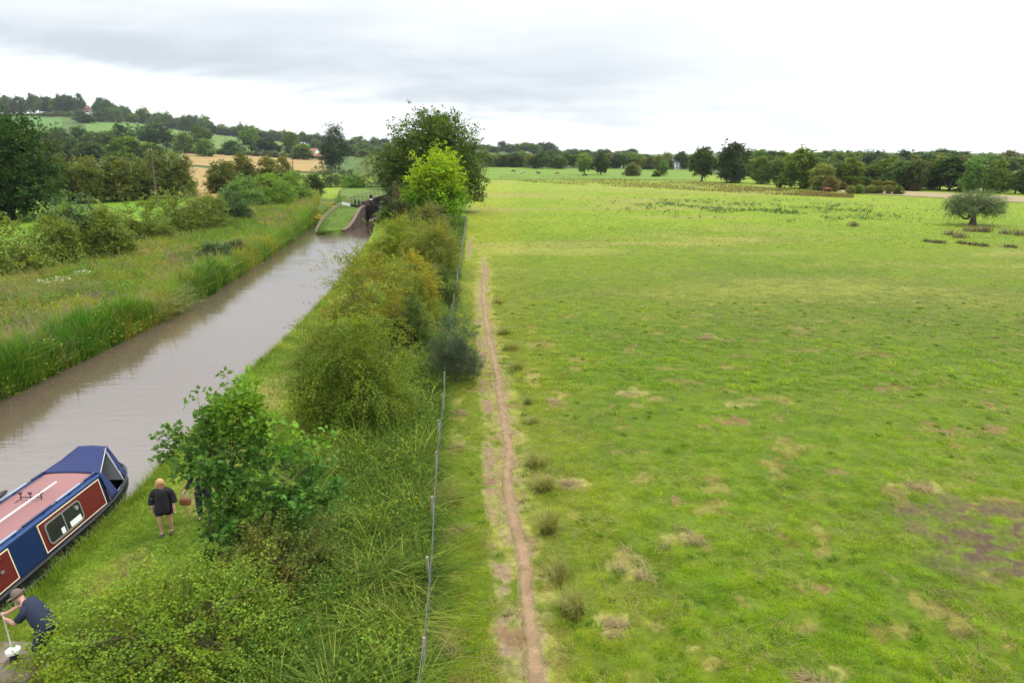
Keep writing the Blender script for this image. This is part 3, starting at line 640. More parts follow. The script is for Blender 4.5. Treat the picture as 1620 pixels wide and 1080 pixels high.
near_bush('hawthorn_bush', 0, 0, 352, 100, 'dull green bush against the fence beside the rounded yellow green bush', (.175, .22, .034), 49, 1400, 18, .8, .12, T_DIA, haw_lt(.6, (1.7, 1.2, .8)), .3, .3, .4, p=np.array([-6.3, 54.0, tz(-6.3, 54)]))
near_bush('hawthorn_bush', 0, 0, 330, 92, 'olive bush below the yellow leaved tree', (.145, .165, .045), 51, 1400, 18, .9, .15, T_DIA, haw_lt(.7, (1.5, 1.2, .9)), .3, .3, .4, p=np.array([-8.9, 72.0, tz(-8.9, 72)]))
near_bush('hawthorn_bush', 0, 0, 425, 70, 'small dark green bush tucked behind the gorse', (.09, .135, .03), 53, 900, 18, .6, .09, T_DIA, None, .3, .3, .4, p=np.array([-4.6, 43.0, tz(-4.6, 43)]))
near_bush('elder_bush', 0, 0, 470, 75, 'dark leafy bush at the foot of the orange tinted hawthorn', (.085, .135, .028), 55, 900, 16, .5, .10, T_DIA, None, .3, .3, .4, p=np.array([-4.9, 31.5, tz(-4.9, 31.5)]))
near_bush('gorse_bush', 720, 602, 497, 104, 'dark blue green gorse bush leaning through the wire fence', (.062, .100, .050), 57, 2600, 24, .26, .055, T_LONG, haw_lt(.7, (2.0, 1.0, .8)), .7, -.1, .3, flat=.3, leafm=M_NEEDLE, nl=14, depth=.95, base=.0, fill=.55)

# ------------------------------------------------------------------ trees by the lock
p = np.array([-13.0, 117, tz(-13, 117)]); h, mpp = span(p, 185); rng = np.random.default_rng(5)
plant('oak_tree', tuple(p), dome(rng, 10.4, 9.0, h, 34, .04, .44), 'big spreading dark green oak beyond the lock', 'tree', (.098, .155, .024), 7000, 11, 1.0, .30, 61, T_BLOB, h, .42, 0, .25, .45, .7, None, 160, .3, .55, .3, .22, .3, low=.2, clump=4, parts=('crown', 'trunk'))
p = np.array([-9.9, 93, tz(-9.9, 93)]); h, mpp = span(p, 244); rng = np.random.default_rng(9)
plant('yellow_leaved_tree', tuple(p), dome(rng, 4.6, 4.4, h, 18, .12, .48), 'golden yellow green tree in front of the big oak', 'tree', (.27, .37, .016), 3200, 12, .8, .22, 63, T_BLOB, h, .2, 0, .35, .6, .7, None, 120, .3, .45, .3, .45, .3, None,
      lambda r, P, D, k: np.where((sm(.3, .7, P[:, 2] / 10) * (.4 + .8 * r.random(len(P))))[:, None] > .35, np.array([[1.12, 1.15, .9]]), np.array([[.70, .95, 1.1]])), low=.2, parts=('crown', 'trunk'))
p = g(1538, 356); h, mpp = span(p, 301); rng = np.random.default_rng(15)
plant('willow_tree', tuple(p), [(0, 0, 3.1, 2.9, 2.9, 1.5), (-2.2, .2, 2.6, 1.7, 1.8, 1.0), (2.3, 0, 2.6, 1.7, 1.7, 1.0), (.3, -1.3, 2.7, 2.2, 1.6, 1.0), (-.3, 1.5, 3, 2.2, 1.6, 1.1), (-3.2, 0, 2.1, .9, 1.1, .6), (3.3, .2, 2.0, .9, 1.0, .6)], 'lone low grey green willow with a thick short trunk in the open pasture', 'tree', (.13, .185, .075), 1700, 14, .75, .16, 65, T_DIA, 4.9, .42, 0, .5, .45, .6, None, 60, 1.25, .45, .1, .3, .3, low=.18, parts=('crown', 'trunk'))
def big(name, px, py, top, w, label, colr, seed, n=2200, K=11, size=.3, base=.05, lump=.45, nl=16, fill=.46, tr=.2, p=None, rise=0.0, cat='tree'):
    p = g(px, py) if p is None else p; h, mpp = span(p, top); r = w * mpp / 2; rng = np.random.default_rng(seed)
    return plant(name, tuple(p), dome(rng, r, r * .9, h, nl, base, fill), label, cat, colr, n, K, size * 3.2, size, seed + 1, T_BLOB, h, tr, 0, .25, .45, .7, None, 60, .2, .5, .3, lump, .3, low=.22, parts=('crown', 'trunk'))
big('ash_tree', 22, 348, 186, 175, 'big dark green tree cut off by the left edge behind the first field', (.05, .105, .022), 71, 4200, 11, .30, .02, nl=22, tr=.35)
big('scots_pine', 531, 272, 204, 58, 'upright dark tree standing at the right end of the wheat field', (.045, .078, .03), 73, 1900, 10, .42, .06, tr=.25)
# ------------------------------------------------------------------ hedges and shrubs left of the canal
def lb_(name, px, py, top, w, label, colr, seed, **k):
    k = {**dict(n=900, K=13, L=.8, size=.15, tmpl=T_BLOB, lt=None), **k}
    return near_bush(name, px, py, top, w, label, colr, seed, k.pop('n'), k.pop('K'), k.pop('L'), k.pop('size'), k.pop('tmpl'), k.pop('lt'), ntw=30, nl=k.pop('nl', 9), **k)
lb_('sycamore_bush', 128, 408, 310, 128, 'big grey green broad leaved bush, left of the canal near the water', (.115, .180, .065), 201, n=1500, K=12, size=.22, tmpl=T_SYC, nl=13)
HG = 'olive hedge bushes lining the far side of the towpath bank'
for i, (px, py, top, w, lab) in enumerate([(20, 438, 350, 150, 'olive bush at the left edge below the bright field'), (92, 424, 344, 110, 'olive bush touching the left side of the grey green broad leaved bush'), (178, 412, 332, 84, 'low olive bush at the right foot of the grey green broad leaved bush'),
        (234, 384, 318, 108, 'rounded olive bush just below the nearer telegraph pole'), (288, 372, 298, 104, 'brownish olive bush right of the nearer telegraph pole'), (334, 366, 308, 84, 'tall thin olive bush beside the dark green shrub')]):
    lb_('hedge_bush', px, py, top, w, lab, (.155, .215, .036), 210 + i * 3, lt=haw_lt(.7, (1.3, 1.1, .9)))
for i, (nm, px, py, top, w, lab, c) in enumerate([
        ('dark_shrub', 372, 352, 300, 48, 'dense dark green shrub behind the flowering bank', (.040, .075, .028)), ('elder_bush', 342, 418, 389, 50, 'dark round bush overhanging the water on the left bank', (.050, .085, .035)),
        ('elder_bush', 376, 408, 386, 30, 'small dark bush at the water edge beside the round one', (.050, .085, .035)), ('ash_sapling', 386, 330, 280, 66, 'bright green feathery young ash, leftmost of the bright row', (.095, .165, .045)),
        ('ash_sapling', 428, 326, 276, 70, 'bright green feathery young ash in the middle of the bright row', (.110, .185, .030)), ('ash_sapling', 466, 318, 273, 60, 'bright green young ash at the right end of the bright row', (.095, .160, .028)),
        ('dark_shrub', 497, 308, 277, 34, 'narrow dark shrub right of the bright ash row', (.045, .080, .026)), ('dark_shrub', 515, 296, 262, 52, 'dark green bush below the upright dark tree', (.042, .075, .024)),
        ('dark_shrub', 548, 295, 268, 46, 'grey green bush at the foot of the upright dark tree', (.06, .095, .035)), ('laurel_bush', 556, 297, 279, 40, 'low bright green dome shaped bush behind the lock', (.085, .165, .03)),
        ('willow_bush', 590, 296, 244, 62, 'pale olive willow bush left of the big oak', (.115, .145, .045)), ('dark_shrub', 622, 300, 262, 52, 'dark bush merging with the left side of the big oak', (.05, .085, .022))]):
    lb_(nm, px, py, top, w * 1.15, lab, tuple(1.6 * q for q in c), 240 + i * 3, lt=haw_lt(.5, (1.4, 1.25, .8)), size=.18 if py < 340 else .13)
for i, (px, py, top, w, lab) in enumerate([(98, 322, 258, 62, 'brown tinged hawthorn next to the big dark tree at the left edge'), (146, 320, 248, 78, 'first tall olive hawthorn right of the brown tinged one'), (194, 317, 250, 76, 'second tall olive hawthorn, left of the nearer telegraph pole'),
        (238, 314, 243, 72, 'tall hawthorn directly behind the nearer telegraph pole'), (284, 312, 238, 66, 'last tall hawthorn before the gap showing ripe crop')]):
    lb_('hawthorn_tree', px, py, top, w, lab, (.14, .18, .044), 290 + i * 3, n=1500, K=11, L=1.1, size=.26, lt=haw_lt(.9, (1.4, 1.12, .9)), nl=13, tr=.12)
for i, (px, py, top, w, lab) in enumerate([(352, 306, 258, 52, 'hawthorn at the right side of the ripe crop gap'), (384, 302, 250, 62, 'dark topped hawthorn in front of the wheat field'), (420, 300, 253, 58, 'russet tinged hawthorn in front of the wheat field'), (446, 296, 250, 44, 'thin brown hawthorn beside the farther telegraph pole')]):
    lb_('hawthorn_tree', px, py, top, w, lab, (.14, .17, .045), 320 + i * 3, n=1000, K=11, L=1.1, size=.30, lt=haw_lt(.9, (1.45, 1.05, .9)), tr=.12)
# right of the lock
pp = lambda X, Y: np.array([X, Y, tz(X, Y)])
lb_('ivy_bush', 0, 0, 296, 56, 'dark green ivy covered bush on the right side of the lock', (.062, .105, .028), 340, p=pp(-16.9, 102), n=1300)
lb_('ivy_bush', 0, 0, 332, 34, 'low bright green bush overhanging the right lock wall', (.085, .15, .022), 343, p=pp(-16.6, 92), n=900)
lb_('ivy_bush', 0, 0, 318, 40, 'olive weeds heaped at the foot of the dead brown conifer', (.10, .12, .035), 346, p=pp(-14.6, 90), n=800)
p = pp(-15.6, 97); rng = np.random.default_rng(5)
plant('dead_conifer', tuple(p), [(.35 - i * .16, 0, .6 + i * .62, .95 - i * .12, .8 - i * .10, .55) for i in range(7)], 'dead brown narrow conifer leaning over the lock side', 'tree', (.20, .125, .08), 700, 14, .5, .11, 348, T_LONG, 4.6, .1, 0, .4, .4, .4, None, 60, .1, .4, -.1, .3, .3, parts=('foliage', 'trunk'))

# ------------------------------------------------------------------ far trees, each its own
by_px('round_tree', 925, 277, 243, 30, MIDG, 'oak', 'left one of the two round trees standing in the far pasture'); by_px('round_tree', 950, 277, 244, 28, DARK, 'oak', 'right one of the two round trees standing in the far pasture')
by_px('thorn_bush', 1000, 279, 260, 30, OLIVE, 'bush', 'wide thorn bush right of the two round pasture trees', 'bush'); by_px('thorn_bush', 1038, 280, 270, 15, MIDG, 'bush', 'small low bush in the far pasture under the slim tree', 'bush')
by_px('slim_tree', 1050, 279, 255, 17, OAK, 'round', 'slim small tree just left of the white gabled house')
by_px('oak_tree', 1110, 287, 235, 48, DARK, 'oak', 'dark spreading oak to the left of the big rounded chestnut'); by_px('chestnut_tree', 1157, 289, 231, 60, (.07, .105, .035), 'round', 'big rounded chestnut at the end of the far pasture')
by_px('round_tree', 1203, 291, 251, 36, MIDG, 'round', 'medium tree just right of the big rounded chestnut'); by_px('round_tree', 1232, 292, 254, 36, DARK, 'round', 'dark tree between the chestnut and the golden green tree')
by_px('golden_tree', 1266, 298, 240, 66, (.12, .155, .022), 'round', 'large golden green tree standing out from the right wood edge'); by_px('thorn_bush', 1299, 301, 263, 44, OLIVE, 'round', 'olive thorn tree at the right side of the golden green tree')
by_px('thorn_bush', 1313, 303, 281, 26, RUST, 'bush', 'rusty brown bush beside the brown cow', 'bush')
far_row = []
def row(x0, x1, y0, y1, step, h, w, label, kinds, cols, group, hv=.35, name='woodland_tree', seed=1):
    r = random.Random(seed * 77 + int(x0)); x = x0
    while x < x1:
        t = (x - x0) / max(1, x1 - x0); py = y0 + (y1 - y0) * t + r.uniform(-1, 1) * min(2, h * .1); hh = h * (1 + hv * (r.random() - .5) * 2)
        p_ = G(x, py); hm, mpp = span(p_, py - hh)
        far_tree(name, p_, max(hm, 2), 1.05 * w * (.8 + .5 * r.random()) * mpp, r.choice(cols), r.choice(kinds), label, 'tree', group, .25); x += step * (.75 + .5 * r.random())
MIX = [DARK, DARK, OAK, MIDG, (.068, .112, .044)]; K1 = ['round', 'bush', 'oak', 'tall', 'round']; W1 = 'woodland along the hilltop'; L1 = 'dark green tree in the wood along the hilltop skyline'
row(-60, 52, 169.5, 169, 9, 13, 17, L1, K1, MIX, W1, seed=1); row(54, 132, 169, 170, 8, 16, 17, L1, K1, MIX, W1, seed=2)
row(160, 186, 177, 179, 9, 17, 16, L1, ['tall', 'round'], MIX, W1, .2, seed=3); row(184, 300, 187, 207, 8, 15, 17, L1, K1, MIX, W1, seed=4); row(300, 420, 207, 221, 8.5, 15, 17, L1, K1, MIX, W1, seed=5)
row(420, 520, 221, 230, 9, 12, 17, L1, K1, MIX, W1, seed=6); row(520, 645, 231, 238, 9, 13, 17, L1, K1, MIX, W1, seed=7); row(740, 880, 240, 244, 10, 13, 19, L1, K1, MIX, W1, seed=8); row(880, 1010, 246, 247, 11, 8, 18, L1, K1, MIX, W1, seed=9)
W2 = 'woods and hedgerows on the hillside'; L2 = 'green tree on the slope among the hillside meadows'
row(128, 240, 194, 193, 10, 16, 19, L2, K1, MIX, W2, seed=11); row(238, 330, 199, 203, 10, 14, 20, L2, K1, MIX, W2, seed=12); row(352, 424, 214, 220, 10, 14, 20, L2, K1, MIX, W2, seed=13); row(436, 520, 222, 226, 11, 12, 20, L2, K1, MIX, W2, seed=14)
row(72, 112, 184, 184.5, 8, 7, 13, L2, ['bush'], MIX, W2, .15, seed=15); row(0, 70, 183.5, 183.5, 10, 3, 13, L2, ['bush'], MIX, W2, .1, seed=16)
row(520, 640, 246, 250, 14, 14, 24, L2, K1, MIX, W2, seed=17); row(500, 620, 238, 243, 12, 12, 22, L2, K1, MIX, W2, seed=18)
W3 = 'hedgerow trees at the foot of the hill'
for (px, py, top, w, c, k, lab) in [(64, 236, 207, 34, OAK, 'oak', 'spreading tree above the left edge tree, first of the hill foot hedgerow'), (96, 232, 205, 42, OAK, 'oak', 'wide dark tree in the hedgerow under the left green meadow'), (128, 226, 202, 36, DARK, 'round', 'dark tree below the gap between the two green meadows'),
        (152, 234, 210, 36, DARK, 'round', 'dark tree at the left end of the middle meadow'), (172, 242, 209, 40, OAK, 'oak', 'round oak under the left half of the middle meadow'), (197, 240, 200, 44, DARK, 'oak', 'round dark oak under the middle meadow, taller than its left neighbour'),
        (247, 238, 196, 60, (.06, .105, .026), 'oak', 'biggest dark round oak of the hedgerow under the middle meadow'), (293, 243, 212, 36, OAK, 'round', 'oak right of the biggest dark round one'), (318, 238, 203, 46, OAK, 'oak', 'spreading oak left of the right hand meadow slope'),
        (325, 248, 222, 34, MIDG, 'round', 'lighter tree before the right hand meadow slope'), (368, 246, 224, 36, DARK, 'round', 'round dark bush like tree in front of the right hand meadow slope'), (398, 244, 207, 44, OAK, 'oak', 'tall oak splitting the right hand meadow slope'),
        (424, 247, 220, 46, (.07, .095, .035), 'oak', 'wide grey green oak right of the tall splitting one'), (462, 246, 212, 32, OAK, 'round', 'tree at the right of the meadow slope under the white house'), (480, 253, 230, 40, MIDG, 'round', 'rounded mid green tree left of the red roofed cottage'),
        (114, 262, 220, 60, (.085, .12, .03), 'oak', 'olive dark tree above the tall hawthorns near the left edge tree'), (148, 266, 226, 56, (.075, .12, .022), 'oak', 'deep green tree behind the first tall hawthorn'), (208, 268, 221, 74, (.095, .16, .02), 'round', 'bright green tree behind the tall hawthorns'), (245, 266, 229, 44, (.09, .15, .02), 'round', 'smaller bright green tree touching the bright one'),
        (88, 290, 226, 60, (.10, .105, .03), 'bush', 'olive brown tree between the left edge tree and the hawthorns')]:
    by_px('hedgerow_tree', px, py, top, w, c, k, lab, 'tree', W3)
L4 = 'low hedge bush along the far side of the wheat field'
row(300, 520, 243, 253, 13, 9, 18, L4, ['bush'], [OLIVE, MIDG, GREY], 'hedge behind the wheat field', name='hedge_bush', seed=21)
W5 = 'trees lining the far side of the pasture'; L5 = 'distant tree in the line along the far side of the pasture'
row(768, 930, 265, 266, 10, 21, 22, L5, K1, MIX + [OLIVE], W5, .22, seed=31); row(930, 1110, 266, 270, 11, 22, 24, L5, K1, MIX + [OLIVE], W5, .22, seed=32); row(760, 1110, 255, 256, 15, 10, 22, L5, K1, MIX, W5, .2, seed=33)
by_px('poplar_tree', 1003, 263, 239, 9, DARK, 'fir', 'tall pointed conifer rising above the far pasture tree line')
W6 = 'wood behind the right side of the pasture'; L6 = 'tree at the edge of the wood behind the pale stubble strip'; L7 = 'tree deep in the wood, rising behind its front edge beyond the stubble strip'
CM = [DARK, OAK, OAK, MIDG, OLIVE, (.075, .12, .05), (.09, .14, .05)]
row(1180, 1330, 281, 286, 16, 30, 34, L6, K1, CM, W6, .2, seed=41); row(1330, 1640, 297, 306, 17, 42, 40, L6, K1, CM, W6, .25, seed=42); row(1180, 1650, 272, 276, 17, 28, 34, L7, K1, CM, W6, .15, seed=43); row(1170, 1660, 262, 264, 17, 20, 32, L7, K1, CM, W6, .2, seed=44)
row(1325, 1460, 299, 302, 20, 16, 24, 'low bush at the foot of the wood behind the pale stubble strip', ['bush'], [OLIVE, RUST, MIDG], W6, .3, name='thorn_bush', seed=45)
for (px, top) in [(1329, 237), (1339, 236), (1480, 248), (1492, 249), (1502, 250)]: by_px('conifer', px, 268, top, 9, (.03, .055, .03), 'fir', 'narrow dark conifer top standing above the right hand wood', 'tree', 'conifers above the right hand wood')
by_px('russet_tree', 1437, 284, 255, 34, (.15, .115, .06), 'round', 'pale russet tree in the right hand wood above the small green gap')
row(1345, 1420, 306, 308, 15, 7, 16, 'low tuft of bush along the ditch in front of the wood', ['bush'], [MIDG, OLIVE], 'low bushes along the ditch', .2, name='thorn_bush', seed=46)

# ------------------------------------------------------------------ herbs, reeds, undergrowth
def herbs():
    parts = []
    for n, y0, y1, sc in ((95000, 22, 50, 1.0), (75000, 50, 110, 1.15), (26000, 100, 175, 1.5)):
        x, y = scatter(n, y0, y1, lambda q: xl(q) - 17, lambda q: xl(q) + .4)
        keep = x > -.82 * y - 2; x, y = x[keep], y[keep]; m = len(x); z = np.maximum(terrain(x, y), WATER)
        a = fbm(x, y, 3.2, 3, 150); b = fbm(x, y, 1.1, 3, 154); dl = xl(y) - x
        c = np.array([.108, .195, .016]) * (.30 + 1.4 * b)[:, None]
        yel = sm(.46, .62, a)[:, None]; c = c * (1 - yel) + np.array([.215, .24, .03]) * yel
        tan = (RNG.random(m) < .05 + .22 * sm(.42, .66, fbm(x, y, 4, 3, 158)) * sm(.5, 3, dl)); c[tan] = np.array([.27, .185, .135]) * (.6 + .6 * RNG.random((tan.sum(), 1)))
        tip = c * 1.2; tip[tan] = np.array([.30, .205, .165]); hh = (.42 + 1.5 * b) * (.6 + .7 * RNG.random(m)) * (1 + .25 * tan) * (.75 + .4 * sm(5, 0, dl))
        parts.append(blades(np.stack([x, y, z - .03], 1), hh, (.022 + .03 * RNG.random(m)) * sc * np.where(y > 50, 1.7, 1), .2 + .9 * RNG.random(m) ** 1.5, RNG.random(m) * 6.283, c * (.75 + .5 * RNG.random((m, 1))), 2, tip))
    v, f, c = merge(parts); tag(obj('bank_vegetation', imesh('bank_vegetation', v, f, M_BLADE, c)), 'tall mixed wild herbs and seeding grasses covering the left canal bank', 'vegetation', kind='stuff')
    # leafy weeds among them
    rng = np.random.default_rng(4); n = 14000; x, y = scatter(n, 22, 120, lambda q: xl(q) - 15, lambda q: xl(q) + .4); k = x > -.82 * y - 2; x, y = x[k], y[k]; z = np.maximum(terrain(x, y), WATER)
    P = np.stack([x, y, z + .05], 1); D = unit(np.stack([rng.normal(size=len(x)) * .35, rng.normal(size=len(x)) * .35, np.ones(len(x))], 1))
    w = sm(.4, .6, fbm(x, y, 2.0, 3, 161))[:, None]; lt = np.array([.8, 1.0, 1.0]) * (1 - w) + np.array([1.9, 1.35, .9]) * w
    V, C, M = leaves(rng, P, D, 1.05 * (.6 + .8 * fbm(x, y, 1.4, 2, 163)), 9, .16, T_DIA, .2, .6, .8, None, .3, lt)
    o = obj('weeds', nmesh('weeds', V, M, M_LEAF, C)); o.color = (.125, .215, .026, 1); tag(o, 'leafy green weeds growing through the grasses on the left canal bank', 'weeds', kind='stuff')
herbs()
def reed_bed(name, label, a, b, n, h, c, tip, depth, bend, w=.03):
    """reeds along the left water edge between two points of it"""
    y = a + (b - a) * RNG.random(n); d = depth * RNG.random(n) ** 1.2 * (.5 + 1.0 * fbm(y, y * 0, .8, 2, 164)); e = sm(0, .18, (y - a) / (b - a)) * sm(1, .82, (y - a) / (b - a)); d = d * (.25 + .75 * e)
    x = xl(y) + .25 - d + (fbm(y, y * 0, 1.5, 3, 166) - .5) * .9; z = np.maximum(terrain(x, y), WATER - .1) - .02
    hh = h * (.55 + .6 * RNG.random(n)) * (.35 + 1.25 * fbm(x, y, .7, 3, 168)) * (.55 + .45 * e); col = np.array(c) * (.65 + .7 * RNG.random((n, 1)))
    v, f, cc = blades(np.stack([x, y, z], 1), hh, w * (.6 + .7 * RNG.random(n)), bend * (.3 + RNG.random(n)), RNG.random(n) * 6.283, col, 3, np.array(tip) * (.7 + .6 * RNG.random((n, 1))))
    tag(obj(name, imesh(name, v, f, M_BLADE, cc)), label, 'reeds', kind='stuff')
reed_bed('reeds', 'tall dark green reeds at the left edge of the picture standing in the water', 25.5, 31.0, 4200, 1.45, (.035, .10, .012), (.055, .16, .016), 1.5, .35)
reed_bed('reeds', 'long bed of upright vivid green reeds in the middle of the left water edge', 31.4, 40.5, 6500, 1.5, (.035, .105, .010), (.065, .20, .014), 1.8, .28)
reed_bed('reeds', 'bleached pale reeds bending over the water beside the vivid green bed', 40.2, 46.5, 3000, 1.2, (.17, .22, .06), (.42, .43, .20), 1.7, 1.1, .04)
reed_bed('reeds', 'short bed of dark green reeds beyond the bleached ones', 46.0, 54.0, 3800, 1.55, (.035, .10, .012), (.05, .15, .014), 1.6, .3)
def towpath_grass():
    parts = []
    for n, y0, y1 in ((70000, 9.5, 26), (42000, 26, 75)):
        x, y = scatter(n, y0, y1, lambda q: xr(q) - .18, lambda q: np.minimum(xr(q) + 4.6, xfence(q)))
        k = x > -.82 * y - 1.5; x, y = x[k], y[k]; m = len(x); z = terrain(x, y); dr = x - xr(y); b = fbm(x, y, .5, 3, 170); c = land_color(x, y) * (.6 + .8 * b)[:, None] * (.8 + .5 * RNG.random((m, 1))) * 1.15
        edge = sm(.7, .1, dr); yl = RNG.random(m) < .22 * sm(.4, .7, fbm(x, y, 1.3, 2, 173)); c[yl] = np.array([.26, .27, .03]) * (.7 + .5 * RNG.random((yl.sum(), 1)))
        hh = (.05 + .12 * b + .18 * edge) * (.6 + .7 * RNG.random(m)) * np.where(y > 26, 1.25, 1); parts.append(blades(np.stack([x, y, z - .01], 1), hh, .014 * (.7 + .6 * RNG.random(m)) * np.where(y > 26, 2.0, 1), .3 + 1.0 * RNG.random(m), RNG.random(m) * 6.283, c, 1))
    v, f, c = merge(parts); tag(obj('towpath_grass', imesh('towpath_grass', v, f, M_BLADE, c)), 'mown grass of the towpath between the brown canal and the hedge', 'grass', kind='stuff')
towpath_grass()
def undergrowth():
    parts = []
    for n, y0, y1, q in ((26000, 9.2, 27, 1), (16000, 27, 62, 1.6), (9000, 60, 105, 2.4)):
        x, y = scatter(n, y0, y1, lambda t: xfence(t) - np.interp(t, [9, 16, 26, 60, 105], [3.6, 4.1, 3.3, 4.0, 7]), lambda t: xfence(t) + .15)
        m = len(x); z = terrain(x, y); a = fbm(x, y, 1.5, 3, 180); b = fbm(x, y, .6, 3, 184); c = np.array([.050, .115, .011]) * (.35 + 1.3 * b)[:, None]
        lite = sm(.52, .70, a)[:, None] * .75; c = c * (1 - lite) + np.array([.15, .20, .028]) * lite; dead = RNG.random(m) < .035; c[dead] = STRAWC * .9
        df = xfence(y) - x; hh = (.15 + 1.15 * b) * (.55 + .7 * RNG.random(m)) * (.45 + .55 * sm(0, 1.2, df)) * .95
        parts.append(blades(np.stack([x, y, z - .03], 1), hh, (.016 + .014 * RNG.random(m)) * q, .5 + 1.2 * RNG.random(m), RNG.random(m) * 6.283, c * (.75 + .5 * RNG.random((m, 1))), 3, c * 1.35))
    # sedge tussocks
    nt_ = 760; tx, ty = scatter(nt_, 9.2, 62, lambda t: xfence(t) - np.interp(t, [9, 16, 26, 60], [3.5, 4.0, 3.2, 4.0]), lambda t: xfence(t) - .15); kb = 62
    hh_ = (.6 + .8 * RNG.random(nt_)) * (.6 + .8 * fbm(tx, ty, 2.2, 2, 194)); pal = np.array([(.034, .076, .008), (.062, .115, .010), (.105, .16, .014), (.19, .22, .035), (.10, .125, .022)])[RNG.choice(5, nt_, p=[.22, .26, .24, .14, .14])]
    ii = np.repeat(np.arange(nt_), kb); m = len(ii); a = RNG.random(m) * 6.283; q_ = .13 * np.sqrt(RNG.random(m)); X = tx[ii] + q_ * np.cos(a); Y_ = ty[ii] + q_ * np.sin(a)
    cc = pal[ii] * (.55 + .9 * RNG.random((m, 1))); parts.append(blades(np.stack([X, Y_, terrain(X, Y_) - .02], 1), hh_[ii] * (.5 + .7 * RNG.random(m)), .016 + .020 * RNG.random(m), .5 + 1.2 * RNG.random(m), a + RNG.normal(size=m) * .5, cc, 3, cc * 1.5))
    v, f, c = merge(parts); tag(obj('undergrowth', imesh('undergrowth', v, f, M_BLADE, c)), 'long dark sedge and rank grass between the near bushes and the wire fence', 'undergrowth', kind='stuff')
    rng = np.random.default_rng(6); cx_, cy_ = scatter(300, 9.4, 62, lambda t: xfence(t) - 3.6, lambda t: xfence(t) - .1); ci = np.repeat(np.arange(300), 18); x = cx_[ci] + rng.normal(size=len(ci)) * .22; y = cy_[ci] + rng.normal(size=len(ci)) * .22; z = terrain(x, y); hc = (.35 + .75 * rng.random(300))[ci]
    P = np.stack([x, y, z + .1], 1); D = unit(np.stack([rng.normal(size=len(x)) * .4, rng.normal(size=len(x)) * .4, np.ones(len(x))], 1)); w = sm(.45, .62, fbm(x, y, 1.1, 3, 190))[:, None]
    V, C, M = leaves(rng, P, D, hc, 10, .105, T_DIA, .15, .65, .9, None, .3, np.array([.8, .95, 1.0]) * (1 - w) + np.array([1.35, 1.25, .9]) * w)
    o = obj('weeds', nmesh('weeds', V, M, M_LEAF, C)); o.color = (.135, .205, .026, 1); tag(o, 'nettles and leafy weeds in the rank grass beside the wire fence', 'weeds', kind='stuff')
undergrowth()
def far_stuff():
    n = 15000; u = RNG.random(n); px = 790 + 560 * u ** .9; mid = np.interp(px, [785, 900, 1000, 1100, 1200, 1340], [280, 285.5, 290, 295, 302, 311]); wd = np.interp(px, [785, 850, 1100, 1340], [3, 6, 7, 2.5])
    py = mid + wd * (RNG.random(n) * 2 - 1) ; P = np.array([on_z(a, b, 0) for a, b in zip(px, py)]); k = fbm(P[:, 0], P[:, 1] * .6, 9, 3, 200) + .35 * RNG.random(n) > .60; P = P[k]; P[:, 2] = terrain(P[:, 0], P[:, 1]) - .03; m = len(P)
    c = np.array([.19, .12, .05]) * (.5 + .9 * RNG.random((m, 1))); gr = RNG.random(m) < .22; c[gr] = np.array([.10, .14, .03])
    v, f, c = blades(P, .55 * (.5 + .9 * RNG.random(m)), .10 + .12 * RNG.random(m), .3 + .8 * RNG.random(m), RNG.random(m) * 6.283, c, 1)
    tag(obj('rushes', imesh('rushes', v, f, M_STRAW, c)), 'belt of rusty brown dead rushes across the far end of the pasture', 'rushes', kind='stuff')
    # thistles and nettles scattered thin over the middle distance
    n = 2600; px = RNG.normal(size=n) * 75 + np.where(RNG.random(n) < .5, 1085, 1290); py = 328 + RNG.normal(size=n) * 7 + (px - 1085) * .035; P = np.array([on_z(a, b, 0) for a, b in zip(px, py)]); k = fbm(P[:, 0], P[:, 1], 5, 3, 206) > .52; P = P[k]; P[:, 2] = terrain(P[:, 0], P[:, 1])
    rng = np.random.default_rng(8); D = unit(np.stack([rng.normal(size=len(P)) * .4, rng.normal(size=len(P)) * .4, np.ones(len(P))], 1)); V, C, M = leaves(rng, P, D, .45, 8, .2, T_DIA, .1, .5, .7, None, .3)
    o = obj('thistles', nmesh('thistles', V, M, M_LEAF, C)); o.color = (.06, .105, .035, 1); tag(o, 'dark green thistle and nettle patches in the middle of the pasture', 'thistles', kind='stuff')
far_stuff()
# ------------------------------------------------------------------ tussocks, straw, flowers
def tuft(name, px, py, h, r, n, c, tip, label, cat, group, bend=.7, w=.012, seed=1, m_=None, flat=False):
    rng = np.random.default_rng(seed); a = rng.random(n) * 6.283; q = r * np.sqrt(rng.random(n)) * .7; P = np.stack([q * np.cos(a), q * np.sin(a), np.full(n, -.02)], 1)
    k0 = rng.random() * 3.14; el = .45 + .4 * rng.random(); sub_ = rng.normal(size=(5, 2)) * r * (.45 if flat else .22); P[:, 1] *= el; P[:, :2] = P[:, :2] * .62 + sub_[rng.integers(0, 5, n)]
    P[:, :2] = P[:, :2] @ np.array([[math.cos(k0), math.sin(k0)], [-math.sin(k0), math.cos(k0)]])
    az = a + rng.normal(size=n) * .5 if not flat else k0 + rng.normal(size=n) * .75 + np.where(rng.random(n) < .3, 3.14, 0); hh = h * (.5 + .6 * rng.random(n)); col = np.array(c) * (.6 + .8 * rng.random((n, 1)))
    v, f, cc = blades(P, hh, w * (.7 + .6 * rng.random(n)), bend * (.3 + rng.random(n)), az, col, 3, np.array(tip) * (.7 + .6 * rng.random((n, 1))))
    p = G(px, py); o = obj(name, imesh(name, v, f, m_ or M_BLADE, cc)); o.location = p; tag(o, label, cat, group); return o
RG = 'rush tussocks along the dirt path'
